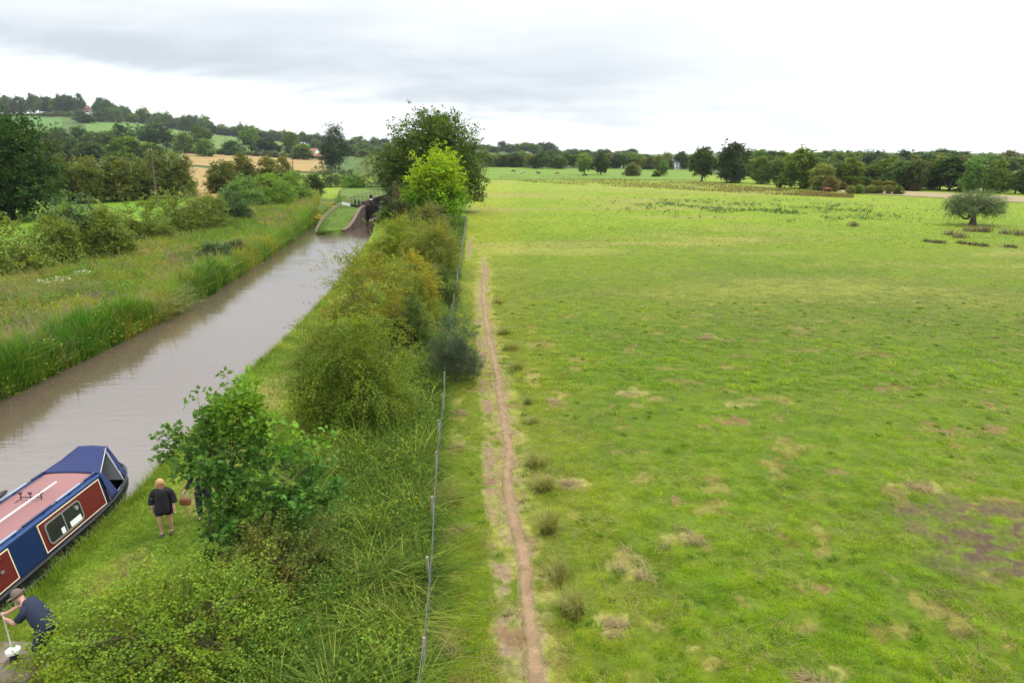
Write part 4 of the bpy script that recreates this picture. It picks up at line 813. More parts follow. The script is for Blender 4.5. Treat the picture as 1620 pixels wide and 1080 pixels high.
for i, (px, py, h, r, lab) in enumerate([(850, 735, .62, .42, 'dark rush tussock by the dirt path, next before the straw topped bare patch'), (864, 775, .55, .36, 'rush tussock touching the straw patch beside the path bend'), (872, 840, .6, .30, 'narrow upright rush tussock midway down the right side of the path'),
        (882, 908, .62, .45, 'broad rush tussock, third from the bottom on the right of the path'), (910, 968, .65, .48, 'pale spiky rush tussock, the nearest one right of the path'), (712, 795, .55, .50, 'wide rush tussock at the wire fence left of the path'),
        (818, 583, .55, .5, 'faint rush tussock right of the path level with the gorse'), (808, 552, .5, .55, 'rush tussock right of the path just beyond the gorse'), (798, 528, .45, .5, 'farthest small rush tussock right of the path'), (840, 668, .4, .28, 'small sparse rush tussock uphill of the dark pair'), (836, 638, .4, .25, 'smallest rush tussock between the gorse and the dark pair'), (792, 478, .35, .6, 'low grey rush tussock far along the path')]):
    tuft('rush_tussock', px, py, h * (.9 + .25 * (i % 3)), r * (1.1 if py > 700 else 1.4), 330 if py > 700 else 170, (.165, .190, .042), (.31, .29, .10), lab, 'rush tussock', RG, .75, .011 if py > 600 else .02, 400 + i)
SG = 'bleached straw clumps in the pasture'
for i, (px, py, h, r, lab) in enumerate([(1125, 535, .35, .8, 'lone bleached straw clump in the middle of the pasture'), (1083, 850, .3, .55, 'long flattened straw clump in the near pasture'), (1000, 900, .38, .5, 'pale straw clump right of the broad rush tussock'),
        (1450, 768, .4, .6, 'straw heap beside the muddy corner'), (966, 990, .25, .35, 'small straw clump below the nearest rush tussock'), (902, 768, .35, .45, 'straw clump with upright tip beside the path tussocks'), (882, 636, .3, .4, 'straw clump uphill right of the path'),
        (1295, 1085, .3, .5, 'straw clump at the bottom edge of the picture'), (722, 655, .4, .35, 'straw tuft leaning out of the wire fence, farther one'), (716, 712, .45, .38, 'straw tuft leaning out of the wire fence, nearer one'), (688, 1020, .5, .4, 'pale straw tuft at the foot of the fence, bottom edge'), (702, 850, .4, .35, 'rusty straw tuft at the fence beside the wide rush tussock'), (1000, 625, .2, .6, 'flat straw clump among short turf right of the path')]):
    tuft('straw_clump', px, py, h * .7, r * 1.05, 190, (.22, .16, .075), (.36, .28, .15), lab, 'straw clump', SG, 1.9, .012 if py > 600 else .022, 430 + i, M_STRAW, True)
for i, (px, py) in enumerate([(1503, 372), (1518, 376), (1533, 366), (1548, 367), (1560, 366), (1597, 371), (1612, 372), (1350, 358)]):
    tuft('dock_clump', px, py, 1.0, 1.6, 70, (.13, .095, .06), (.22, .16, .12), 'clump of brown dead dock stems near the lone willow', 'dock clump', 'dead docks near the willow', .5, .06, 450 + i, M_STRAW)
rng = np.random.default_rng(33); n = 1300; px = 1450 + 160 * rng.random(n); py = 381 + (px - 1450) * .07 + rng.normal(size=n) * .7 + np.sin(px * .09) * .8; kk = fbm(px, px * 0, 14, 3, 7) > .40; px, py = px[kk], py[kk]; n = len(px); P = np.array([on_z(a, b, 0) for a, b in zip(px, py)]); P[:, 2] = terrain(P[:, 0], P[:, 1]) - .02
v, f, c = blades(P, .35 * (.5 + rng.random(n)), .08 + .06 * rng.random(n), .4 + rng.random(n), rng.random(n) * 6.28, np.array([.085, .085, .04]) * (.6 + .8 * rng.random((n, 1))), 1)
tag(obj('sedge', imesh('sedge', v, f, M_BLADE, c)), 'dark line of sedge marking a ditch near the lone willow', 'sedge', kind='stuff')
def flower(name, px, py, h, r, n, colr, label, cat, group, fs=.045, seed=1):
    rng = np.random.default_rng(seed); p = G(px, py); root = empty(name, p); tag(root, label, cat, group)
    a = rng.random(n) * 6.283; q = r * np.sqrt(rng.random(n)); P = np.stack([q * np.cos(a), q * np.sin(a), np.zeros(n)], 1); hh = h * (.45 + .6 * rng.random(n))
    v, f, c = blades(P, hh, np.full(n, .02), .15 + .2 * rng.random(n), a, np.tile(np.array([[.10, .16, .03]]), (n, 1)), 2); obj('stems', imesh('stems', v, f, M_BLADE, c), root)
    T = v.reshape(n, -1, 3)[:, -2:].mean(1); H = (T[:, None] + rng.normal(size=(n, 5, 3)) * np.array([.08, .08, .035])).reshape(-1, 3); D = unit(rng.normal(size=H.shape) * .5 + np.array([0, 0, 1]))
    V, C, M = leaves(rng, H, D, fs * .5, 4, fs * 1.5, T_BLOB, 0, .9, .6, None, .15); o = obj('flowers', nmesh('flowers', V, M, M_LEAF, C), root); o.color = (*colr, 1)
YG = 'yellow ragwort on the left bank'
for i, (px, py, h, r, lab) in enumerate([(423, 362, 1.0, .9, 'yellow ragwort clump on the bank, nearest of the bright ones'), (469, 336, 1.0, 1.0, 'yellow ragwort clump midway up the left bank'), (521, 332, 1.1, .8, 'yellow ragwort clump beside the curved lock fence'), (506, 350, .9, .7, 'yellow ragwort low by the weir channel'), (245, 410, .9, .8, 'pale yellow ragwort clump on the near left bank'), (480, 342, .9, .5, 'small yellow ragwort between the larger clumps')]):
    flower('ragwort', px, py, h, r * .8, 22, (.50, .37, .03), lab, 'flower', YG, .052, 460 + i)
for i, (px, py, lab) in enumerate([(85, 460, 'white yarrow patch on the near left bank, larger one'), (103, 458, 'white yarrow patch right beside the larger one'), (138, 445, 'small white yarrow patch farther along the left bank'), (243, 385, 'white yarrow at the foot of the olive hedge'), (338, 412, 'white yarrow above the dark water edge bushes')]):
    flower('yarrow', px, py, .85, .6, 11, (.68, .66, .56), lab, 'flower', 'white yarrow on the left bank', .04, 470 + i)
flower('buddleia', 168, 490, 1.2, .35, 18, (.21, .18, .18), 'grey purple seed head clump above the vivid reeds', 'flower', None, .06, 480)

# ------------------------------------------------------------------ wire fence along the hedge
M_POST = mat('weathered_post', (.26, .23, .18), .9, var=.35, scale=8, bump=.4); M_WIRE = mat('galvanised_wire', (.22, .23, .23), .5, .6, var=.2)
root = empty('wire_fence', (float(xfence(11.0)), 11.0, tz(float(xfence(11.0)), 11.0))); tag(root, 'galvanised wire netting fence on wooden posts dividing hedge and pasture', 'fence'); O = np.array(root.location)
ys = np.arange(8.0, 104, 2.6); fp = [np.array([float(xfence(y)) + .04 * math.sin(y * 3), y, tz(float(xfence(y)), y)]) for y in ys]
for i, q in enumerate(fp):
    e = np.array([.05 * math.sin(i * 2.1), .04 * math.cos(i * 1.3), 1.08 + .07 * math.sin(i * 5)]); MB().tube([q - O - [0, 0, .2], q - O + e * .5, q - O + e], [.038, .036, .034], 7).build('fence_post', M_POST, root)
mb = MB()
for z in (.15, .5, .8, 1.04): mb.tube([q - O + [0.05, 0, z + .02 * math.sin(q[1] * 1.7 + z * 9)] for q in fp], .0025 if z < 1 else .005, 4)
for a, b in zip(fp[:6], fp[1:]):
    for t in np.linspace(0, 1, 11)[:-1]:
        q = a + (b - a) * t - O + [.05, 0, 0]; mb.bar(q + [0, 0, .12], q + [0, 0, .80], .004)
mb.build('netting', M_WIRE, root)

# ------------------------------------------------------------------ telegraph poles
M_POLE = mat('creosoted_pole', (.11, .075, .055), .9, var=.4, scale=5, bump=.4); M_WHITE = mat('white_plate', (.75, .75, .72), .5); M_IRON = mat('iron', (.05, .05, .05), .5, .6)
for px, py, top, lab in [(249, 322, 234, 'dark telegraph pole nearer the canal, with a white plate'), (464, 271, 236, 'dark telegraph pole farther off in front of the wheat field')]:
    p = G(px, py); h, _ = span(p, top); r = empty('telegraph_pole', p); tag(r, lab, 'telegraph pole')
    MB().tube([(0, 0, -.4), (.02, 0, h * .5), (.05, 0, h)], [.20, .17, .13], 10).build('pole', M_POLE, r); MB().tube([(.05, 0, h), (.05, 0, h + .1)], [.15, .03], 10).build('cap', M_IRON, r)
    MB().box((.05, -.20, h - .45), (.5, .1, .1)).build('bracket', M_POLE, r)
    for s in (-.2, .3): MB().tube([(s, -.20, h - .40), (s, -.20, h - .22)], [.035, .045], 8).build('insulator', M_WHITE, r)
    MB().box((0, -.215, 1.7), (.24, .02, .32)).build('notice_plate', M_WHITE, r)

# ------------------------------------------------------------------ the lock
def stone_mat():
    m, nt, b = nodes('lock_stone'); N = nt.nodes.new; L = nt.links.new; tc = N('ShaderNodeTexCoord'); br = N('ShaderNodeTexBrick'); mp = N('ShaderNodeMapping'); mp.inputs['Rotation'].default_value = (R(90), 0, R(90)); L(tc.outputs['Object'], mp.inputs[0]); L(mp.outputs[0], br.inputs[0])
    br.inputs['Scale'].default_value = 1.6; br.inputs['Color1'].default_value = (.17, .11, .08, 1); br.inputs['Color2'].default_value = (.11, .075, .06, 1); br.inputs['Mortar'].default_value = (.06, .05, .04, 1); br.inputs['Mortar Size'].default_value = .03
    n = N('ShaderNodeTexNoise'); n.inputs['Scale'].default_value = 2.2; n.inputs['Detail'].default_value = 6; L(tc.outputs['Object'], n.inputs[0]); mx = N('ShaderNodeMix'); mx.data_type = 'RGBA'; mx.blend_type = 'MULTIPLY'; mx.inputs[0].default_value = .6; L(br.outputs[0], mx.inputs[6]); L(n.outputs[0], mx.inputs[7]); L(mx.outputs[2], b.inputs['Base Color']); b.inputs['Roughness'].default_value = .9
    bp = N('ShaderNodeBump'); bp.inputs['Distance'].default_value = .03; L(br.outputs['Fac'], bp.inputs['Height']); bp.invert = True; L(bp.outputs[0], b.inputs['Normal']); return m
M_STONE = stone_mat(); M_COPE = mat('coping_stone', (.15, .105, .072), .9, var=.3, scale=3, bump=.3); M_GATE = mat('dark_timber', (.012, .010, .009), .8, var=.5, scale=4); M_BLACK = mat('black_paint', (.016, .016, .018), .4); M_WPAINT = mat('white_paint', (.72, .72, .70), .55, var=.08); M_RAIL = mat('pale_rail', (.23, .19, .125), .9, var=.3, scale=5)
lw = empty('wing_wall', (-22, 104, WATER)); tag(lw, 'curved stone wing wall rising from the water to the lock gate', 'wall')
ww = [(-22.0, 90.2), (-21.72, 92.5), (-21.65, 95), (-21.75, 98), (-21.9, 101), (-22.0, 104.3)]
def wtop(y): return float(-.25 + 2.25 * sm(89, 102.5, y))
mb = MB(); cb = MB()
for (a, b) in zip(ww, ww[1:]):
    for (x0, y0), (x1, y1) in ((a, b),):
        z0, z1 = wtop(y0), wtop(y1); lo = -1.2
        v = [mb.bm.verts.new(Vector(q) - lw.location) for q in ((x0, y0, lo), (x1, y1, lo), (x1, y1, z1), (x0, y0, z0), (x0 - .38, y0, lo), (x1 - .38, y1, lo), (x1 - .38, y1, z1), (x0 - .38, y0, z0))]
        for q in ((0, 1, 2, 3), (7, 6, 5, 4), (3, 2, 6, 7)): mb.bm.faces.new([v[i] for i in q])
        w = [cb.bm.verts.new(Vector(q) - lw.location) for q in ((x0 + .05, y0, z0 + .003), (x1 + .05, y1, z1 + .003), (x1 + .05, y1, z1 + .16), (x0 + .05, y0, z0 + .16), (x0 - .40, y0, z0 + .003), (x1 - .40, y1, z1 + .003), (x1 - .40, y1, z1 + .16), (x0 - .40, y0, z0 + .16))]
        for q in ((0, 1, 2, 3), (7, 6, 5, 4), (3, 2, 6, 7), (1, 0, 4, 5)): cb.bm.faces.new([w[i] for i in q])
mb.build('masonry', M_STONE, lw); cb.build('coping', M_COPE, lw)
rw = empty('lock_chamber', (-20.9, 106, WATER)); tag(rw, 'narrow stone lock chamber behind the dark gate', 'lock')
mb = MB(); mb.box((-1.5, 11.3, .9), (.58, 25.6, 4.4)); mb.box((1.5, 10.6, .9), (.58, 27, 4.4)); mb.build('masonry', M_STONE, rw)
mb = MB(); mb.box((-1.6, 11.3, 2.53 + .68), (.9, 25.6, .2)) if False else mb.box((-1.65, 11.6, 2.45), (.95, 25, .22)); mb.box((1.65, 11.2, 2.45), (.95, 26, .22)); mb.build('coping', M_COPE, rw, .02)
pr = empty('stone_pier', (-18.9, 102.6, WATER)); tag(pr, 'pale stone pier at the right side of the lock mouth', 'pier'); MB().box((0, 0, 1.05), (1.15, 2.6, 2.5)).build('masonry', M_COPE, pr, .04); MB().box((0, 0, 2.42), (1.3, 2.8, .22)).build('coping', M_COPE, pr, .03)
MB().box((.3, -6.5, .45), (.6, 10.2, 2.2)).build('low_wall', M_STONE, pr)
gt = empty('lock_gate', (-20.9, 104.6, WATER)); tag(gt, 'dark timber lock gate with long balance beam ending in white', 'lock gate')
for s in (-1, 1):
    mb = MB(); mb.box((s * .56, 0, .85), (1.08, .14, 3.2))
    for z in (.1, .9, 1.7, 2.3): mb.box((s * .56, -.10, z), (1.08, .08, .16))
    for x in (.06, 1.04): mb.box((s * x, -.11, .85), (.14, .1, 3.2))
    mb.build('gate_leaf', M_GATE, gt, .01)
b0 = at_y(541, 322, 103.2); b1 = at_y(584, 330, 104.7); O = Vector(gt.location); b0, b1 = Vector(b0) - O, Vector(b1) - O; mid = b0 + (b1 - b0) * .3
bm_ = MB().bar(mid, b1, .3, .36).build('balance_beam', M_BLACK, gt, .03); MB().bar(b0, mid - (b1 - b0) * .002, .32, .38).build('beam_end', M_WPAINT, bm_, .03)
MB().box((-.2, .1, 2.55), (2.9, .34, .10)).build('walkway', M_GATE, gt)
pg = empty('paddle_gear', (-21.25, 104.9, 2.15)); tag(pg, 'black lock paddle gear post with a white band above the gate', 'paddle gear'); MB().box((0, 0, .35), (.34, .34, .75)).box((0, 0, 1.25), (.40, .4, .55)).build('post', M_BLACK, pg, .03); MB().box((0, 0, .85), (.37, .37, .25)).build('band', M_WPAINT, pg)
MB().tube([(0, -.2, 1.2), (0, -.42, 1.2)], .03, 6).box((0, -.42, 1.1), (.05, .05, .3)).build('windlass_spindle', M_IRON, pg)
for px, py, Y, lab in [(568, 323, 106, 'short dark mooring post left of the paddle gear'), (562, 322, 110, 'small green post behind the balance beam')]:
    a = at_y(px, py, Y); z0 = tz(a[0], a[1]); t = MB().tube([(0, 0, -.2), (0, 0, max(.6, a[2] - z0 + .55)), (0, 0, max(.65, a[2] - z0 + .62))], [.12, .12, .06], 10); o = t.build('mooring_post', M_BLACK, None, .0); o.location = (a[0], a[1], z0); tag(o, lab, 'post')
rf = empty('rail_fence', (-25.5, 100, 1.5)); tag(rf, 'curved pale wooden two rail fence round the grassy lock island', 'fence'); O = np.array(rf.location)
pts = [at_y(*q) for q in [(498.5, 366, 88.4), (507, 347, 92), (518, 335, 97), (533, 324.5, 101.5), (550, 314, 108), (566, 308, 118), (585, 303.5, 126), (606, 302, 130)]]
dense = [];
for a, b in zip(pts, pts[1:]): dense += [a + (b - a) * t for t in (0, .34, .67)]
dense.append(pts[-1]); dense = np.array(dense); 
for k in range(2): dense[1:-1] = (dense[:-2] + dense[1:-1] * 2 + dense[2:]) / 4
g0 = terrain(dense[:, 0], dense[:, 1]); hgt = np.clip(dense[:, 2] - g0, .35, 1.35)
for i, q in enumerate(dense):
    MB().box((q[0] - O[0], q[1] - O[1], g0[i] + hgt[i] / 2 - .1 - O[2]), (.10, .10, hgt[i] + .2)).build('post', M_RAIL, rf)
for fr in (.96, .58):
    mb = MB()
    for i in range(len(dense) - 1):
        a = (*(dense[i, :2] - O[:2]), g0[i] + hgt[i] * fr - O[2]); b = (*(dense[i + 1, :2] - O[:2]), g0[i + 1] + hgt[i + 1] * fr - O[2]); mb.bar(a, b, .07, .13)
    mb.build('rail', M_RAIL, rf)
n = 9000; y = 88 + 45 * RNG.random(n) ** 1.3; lo = np.interp(y, IL[:, 0], IL[:, 1]); hi = np.interp(y, IR[:, 0], IR[:, 1]) - .3; x = lo + (hi - lo) * RNG.random(n); z = terrain(x, y); k = z > -.45; x, y, z = x[k], y[k], z[k]; n = len(x); edge = sm(2, .2, np.hypot(0, np.minimum(x - np.interp(y, IL[:, 0], IL[:, 1]), y - 88)))
v, f, c = blades(np.stack([x, y, z - .02], 1), (.10 + .3 * edge) * (.5 + RNG.random(n)), .05 + .04 * RNG.random(n), .4 + RNG.random(n), RNG.random(n) * 6.28, land_color(x, y) * (.7 + .5 * RNG.random((n, 1))), 1)
tag(obj('island_grass', imesh('island_grass', v, f, M_BLADE, c)), 'grass on the sloping island beside the lock', 'grass', kind='stuff')

# ------------------------------------------------------------------ houses far off
M_WALL = mat('white_render', (.74, .72, .68), .8, var=.06); M_BRICK = mat('red_brick', (.30, .13, .09), .9, var=.2, scale=3); M_SLATE = mat('slate', (.12, .12, .14), .7); M_TILE = mat('red_tile', (.34, .15, .10), .8); M_GLASS = mat('dark_glass', (.015, .018, .02), .08, spec=.6)
def house(px, py, w, d, h, rh, rz, wall, roof, label):
    p = G(px, py); r = empty('house', (p[0], p[1], p[2] - .3), rz); tag(r, label, 'house')
    mb = MB(); mb.poly([(-w / 2, -d / 2, 0), (-w / 2, d / 2, 0), (-w / 2, d / 2, h), (-w / 2, 0, h + rh), (-w / 2, -d / 2, h)], (w, 0, 0)); mb.build('wall', wall, r)
    mb = MB()
    for s in (-1, 1): mb.poly([(-w / 2 - .3, 0, h + rh + .02), (w / 2 + .3, 0, h + rh + .02), (w / 2 + .3, s * (d / 2 + .35), h - .2), (-w / 2 - .3, s * (d / 2 + .35), h - .2)], (0, 0, .18))
    ro = mb.build('roof', roof, r); MB().box((w * .32, 0, h + rh + .5), (.8, .8, 1.6)).build('chimney', M_BRICK, ro)
    for x in (-.28, .05, .3):
        for z in ((1.3, h - 1.1) if h > 4 else (1.4,)):
            fr = MB().box((x * w, -d / 2 - .02, z), (1.2, .06, 1.2)).build('window', M_WPAINT, r); MB().box((x * w, -d / 2 - .06, z), (1.0, .04, 1.0)).build('pane', M_GLASS, fr)
house(1071, 268, 7, 6, 4.2, 2.6, .3, M_WALL, M_SLATE, 'small white gabled house beyond the far pasture'); house(494, 247, 10, 6, 4.4, 2.4, -.2, M_WALL, M_TILE, 'white cottage with red roof at the end of the wheat field'); house(502, 252, 7, 5, 2.8, 2, .4, M_BRICK, M_TILE, 'red brick outbuilding in front of the white cottage')
house(466, 215, 12, 8, 6.5, 3, .2, M_WALL, M_SLATE, 'white house among the trees near the hilltop'); house(133, 176, 16, 9, 6, 4, .1, M_BRICK, M_TILE, 'red roofed farmhouse on the hilltop, left one'); house(153, 177, 18, 9, 7, 4, -.1, mat('stone_wall', (.42, .37, .30), .9), M_SLATE, 'pale stone farmhouse on the hilltop, right one')

# ------------------------------------------------------------------ skinned figures
def skinned(name, chains, m, parent=None, sub=2):
    """chains: lists of (point, radius); points that coincide are joined"""
    bm = bmesh.new(); lay = bm.verts.layers.skin.verify(); idx = {}
    def vert(p, r):
        k = tuple(round(c, 4) for c in p)
        if k not in idx:
            v = bm.verts.new(p); idx[k] = v; rr = r if isinstance(r, tuple) else (r, r); v[lay].radius = rr
            if len(idx) == 1: v[lay].use_root = True
        return idx[k]
    for ch in chains:
        vs = [vert(*q) for q in ch]
        for a, b in zip(vs, vs[1:]):
            if a is not b and bm.edges.get((a, b)) is None: bm.edges.new((a, b))
    me = bpy.data.meshes.new(name); bm.to_mesh(me); bm.free(); me.materials.append(m); o = obj(name, me, parent)
    o.modifiers.new('skin', 'SKIN').use_smooth_shade = True; s = o.modifiers.new('sub', 'SUBSURF'); s.levels = sub; s.render_levels = sub; return o
M_SKIN = mat('skin', (.50, .27, .19), .55, var=.08); M_KNIT = mat('black_cloth', (.014, .013, .015), .85, var=.3, scale=20); M_NAVY = mat('navy_cloth', (.016, .022, .045), .85, var=.3, scale=20); M_HAIR = mat('fair_hair', (.46, .27, .11), .6, var=.3, scale=25); M_HAT = mat('brown_felt', (.14, .105, .08), .9, var=.2); M_DENIM = mat('blue_sock', (.10, .22, .36), .8, var=.2); M_SHOE = mat('dark_shoe', (.04, .04, .05), .6); M_EYE = mat('eye', (.02, .015, .01), .2); M_TAN = mat('tan_leather', (.30, .12, .045), .6); M_GREYH = mat('grey_beard', (.35, .30, .27), .8); M_HANDC = mat('white_strap', (.6, .6, .58), .7)
def hand(w, d, s=1.0, side=(0, 1, 0)):
    """palm and five curled fingers leaving wrist w in direction d"""
    w = Vector(w); d = Vector(d).normalized(); sd = Vector(side).normalized(); n = d.cross(sd).normalized(); palm = w + d * .085 * s; out = [[(tuple(w), .026 * s), (tuple(palm), (.036 * s, .022 * s))]]
    for i, (o_, l) in enumerate(((-.030, .062), (-.010, .072), (.010, .068), (.030, .052))):
        a = palm + d * .02 * s + sd * o_ * s; out.append([(tuple(palm), .03 * s), (tuple(a + d * l * .45 * s), .010 * s), (tuple(a + d * l * .8 * s + n * .02 * s), .009 * s), (tuple(a + d * l * 1.0 * s + n * .045 * s), .008 * s)])
    t = w + d * .035 * s; out.append([(tuple(w), .026 * s), (tuple(t - sd * .045 * s), .012 * s), (tuple(t - sd * .062 * s + d * .04 * s), .010 * s)]); return out
def garment(name, chains, m, parent):
    """sleeves, trunks and legs of cloth as smooth tapering tubes"""
    mb = MB()
    for ch in chains:
        P = [Vector(q[0]) for q in ch]; r = [q[1] for q in ch]; pts = []; rs = []
        for i in range(len(P) - 1):
            a, b, c, d = P[max(i - 1, 0)], P[i], P[i + 1], P[min(i + 2, len(P) - 1)]
            for t in (0, .25, .5, .75):
                pts.append(.5 * ((2 * b) + (c - a) * t + (2 * a - 5 * b + 4 * c - d) * t * t + (3 * b - a - 3 * c + d) * t ** 3)); rs.append(r[i] + (r[i + 1] - r[i]) * t)
        pts.append(P[-1]); rs.append(r[-1]); mb.tube(pts, rs, 14)
    return mb.build(name, m, parent, smooth=True)
def person(name, loc, rz, J, label, parts, sc=1.0):
    r = empty(name, loc, rz); tag(r, label, 'person'); r.scale = (sc,) * 3; skinned('body', J, M_SKIN, r)
    for nm, ch, m in parts: (skinned if nm == 'shoe' else garment)(nm, ch, m, r)
    return r
def head_bits(r, c, fwd, hair, s=1.0, hair_long=True, eyes=True):
    c = Vector(c); f = Vector(fwd).normalized(); sd = f.cross(Vector((0, 0, 1))).normalized(); up = sd.cross(f)
    if eyes:
        for k in (-1, 1): MB().ball(c + f * .092 * s + sd * .032 * k * s + up * .012, .011 * s, None, 8).build('eye', M_EYE, r)
    MB().ball(c + f * .104 * s - up * .02 * s, (.016, .016, .024), None, 8).build('nose', M_SKIN, r); MB().ball(c + f * .092 * s - up * .062 * s, (.026, .012, .008), None, 8).build('mouth', M_TAN, r)
    if hair:
        mb = MB(); mb.ball(c - f * .022 + up * .032, (.112, .118, .115), None, 14)
        if hair_long:
            for k in (-1, 1): mb.ball(c - f * .03 + sd * .085 * k - up * .07, (.05, .055, .12), None, 10)
            mb.ball(c - f * .07 - up * .08, (.10, .06, .13), None, 10)
        mb.build('hair', hair, r, smooth=True)
# woman in black, walking towards us on the towpath (faces local -y)
HD = [((0, 0, .92), .16), ((0, 0, 1.08), .15), ((0, .01, 1.28), .125), ((0, .01, 1.40), .09), ((0, 0, 1.46), .055), ((0, -.015, 1.54), (.088, .095)), ((0, -.015, 1.63), .075)]
lL = [((0, 0, .92), .16), ((.11, -.01, .84), .115), ((.12, -.03, .48), .068), ((.12, .02, .26), .062), ((.12, .03, .08), .042), ((.125, -.05, .04), .04), ((.13, -.14, .03), .03)]
lR = [((0, 0, .92), .16), ((-.11, -.03, .84), .115), ((-.11, -.12, .48), .068), ((-.11, -.08, .26), .062), ((-.11, -.10, .08), .042), ((-.115, -.18, .04), .04), ((-.12, -.27, .03), .03)]
aL = [((0, .01, 1.28), .125), ((.20, .01, 1.34), .07), ((.27, .02, 1.06), .052), ((.29, -.08, .84), .036)]; aR = [((0, .01, 1.28), .125), ((-.20, .01, 1.34), .07), ((-.29, .03, 1.06), .052), ((-.28, -.07, .84), .036)]
w_ = G(265, 843)
wm = person('person', (w_[0], w_[1], w_[2]), .25, [HD, lL, lR, aL, aR] + hand(aL[-1][0], (0, -.2, -1)) + hand(aR[-1][0], (.1, -.25, -1)), 'fair haired person in a black tunic and shorts walking towards the camera on the towpath',
    [('tunic', [[((0, 0, .74), .235), ((0, 0, .95), .225), ((0, 0, 1.12), .205), ((0, .01, 1.28), .20), ((0, .01, 1.38), .18), ((0, .01, 1.435), .11)], [((.0, .01, 1.30), .13), ((.18, .01, 1.32), .098), ((.275, .02, 1.12), .084), ((.29, -.02, .96), .088)], [((.0, .01, 1.301), .13), ((-.18, .01, 1.32), .098), ((-.285, .02, 1.12), .084), ((-.295, -.02, .96), .088)]], M_KNIT),
     ('shorts', [[((.10, -.01, .88), .13), ((.11, -.02, .78), .135), ((.118, -.025, .64), .118)], [((-.10, -.03, .88), .13), ((-.11, -.05, .78), .135), ((-.112, -.08, .64), .118)]], M_KNIT),
     ('shoe', [[((.12, .05, .045), .05), ((.125, -.06, .04), .052), ((.13, -.16, .03), .04)]], M_SHOE), ('shoe', [[((-.11, -.08, .045), .05), ((-.115, -.19, .04), .052), ((-.12, -.29, .03), .04)]], M_SHOE)], .9)
head_bits(wm, (0, -.015, 1.575), (.25, -1, -.1), M_HAIR); MB().tube([(-.285 + .045 * math.cos(a), -.055 + .045 * math.sin(a), .875) for a in np.linspace(0, 6.28, 13)], .012, 6, False).build('wristband', M_BLACK, wm)
# second walker, mostly behind the sapling, with a tan bag
q_ = (-8.32, 16.65, tz(-8.32, 16.65)); HD2 = [((0, 0, .95), .12), ((0, 0, 1.12), .13), ((0, .01, 1.36), .14), ((0, .01, 1.50), .06), ((0, 0, 1.56), .05), ((0, -.015, 1.64), (.085, .092)), ((0, -.015, 1.73), .07)]
aR2 = [((0, .01, 1.36), .14), ((-.19, .01, 1.42), .06), ((-.30, -.05, 1.16), .045), ((-.40, -.22, 1.0), .034)]; aL2 = [((0, .01, 1.36), .14), ((.19, .01, 1.42), .06), ((.24, .04, 1.14), .045), ((.25, -.04, .9), .034)]
up2 = lambda ch: [((x, y, z + .03), r_ * .85) for (x, y, z), r_ in ch[1:]]
wm2 = person('person', q_, .2, [HD2, [HD2[0]] + up2(lL), [HD2[0]] + up2(lR), aL2, aR2] + hand(aR2[-1][0], (-.4, -.5, -.6)) + hand(aL2[-1][0], (0, -.2, -1)), 'dark clothed person mostly hidden behind the sycamore sapling holding a tan bag',
    [('jacket', [[((0, 0, .86), .17), ((0, 0, 1.12), .16), ((0, .01, 1.36), .165), ((0, .01, 1.44), .13), ((0, .01, 1.51), .07)], [((-.08, .01, 1.41), .08), ((-.19, .01, 1.42), .08), ((-.30, -.05, 1.16), .066), ((-.385, -.19, 1.02), .055)], [((.08, .01, 1.41), .08), ((.19, .01, 1.42), .08), ((.24, .04, 1.14), .066), ((.25, -.02, .95), .055)]], M_KNIT),
     ('trousers', [[((.08, 0, .95), .11), ((.11, -.01, .84), .115), ((.12, -.03, .5), .085), ((.12, .03, .14), .07)], [((-.08, 0, .95), .11), ((-.11, -.03, .84), .115), ((-.11, -.12, .5), .085), ((-.11, -.10, .14), .07)]], M_NAVY),
     ('shoe', [[((.12, .05, .055), .05), ((.13, -.16, .04), .04)]], M_SHOE), ('shoe', [[((-.11, -.08, .055), .05), ((-.12, -.29, .04), .04)]], M_SHOE)], .93)
head_bits(wm2, (0, -.015, 1.675), (0, -1, -.1), M_HAT)
bg = empty('handbag', (-8.67, 16.36, q_[2] + .50)); tag(bg, 'tan leather bag hanging from the hidden person by the sapling', 'bag'); MB().box((0, 0, .12), (.30, .13, .22)).build('pouch', M_TAN, bg, .055); MB().tube([(-.12, 0, .23), (-.07, 0, .36), (0, 0, .41), (.07, 0, .36), (.12, 0, .23)], .012, 6).build('strap', M_HANDC, bg)
# man bending over the mooring, hat on; world coordinates with the root at his feet
mx, my = -9.05, 11.12; mz = tz(mx, my); Lm = lambda x, y, z: (x - mx, y - my, z)
hip = Lm(-8.80, 11.05, .88); che = Lm(-9.06, 11.16, 1.13); sh = Lm(-9.20, 11.22, 1.22); nk = Lm(-9.32, 11.26, 1.28); hd = Lm(-9.43, 11.31, 1.31); hd2 = Lm(-9.50, 11.33, 1.24)
legA = [(hip, .14), (Lm(-8.93, 11.20, .78), .10), (Lm(-9.22, 11.30, .46), .064), (Lm(-9.20, 11.36, .26), .058), (Lm(-9.18, 11.36, .09), .04), (Lm(-9.26, 11.37, .045), .038), (Lm(-9.35, 11.39, .035), .03)]
legB = [(hip, .14), (Lm(-8.82, 10.93, .78), .10), (Lm(-8.98, 10.92, .46), .064), (Lm(-8.90, 10.92, .26), .058), (Lm(-8.86, 10.92, .09), .04), (Lm(-8.94, 10.93, .045), .038), (Lm(-9.03, 10.94, .035), .03)]
armA = [(sh, .13), (Lm(-9.26, 11.40, 1.18), .062), (Lm(-9.56, 11.52, 1.02), .044), (Lm(-9.84, 11.46, .86), .033)]; armB = [(sh, .13), (Lm(-9.18, 11.03, 1.16), .062), (Lm(-9.42, 11.05, .92), .044), (Lm(-9.72, 11.28, .84), .033)]
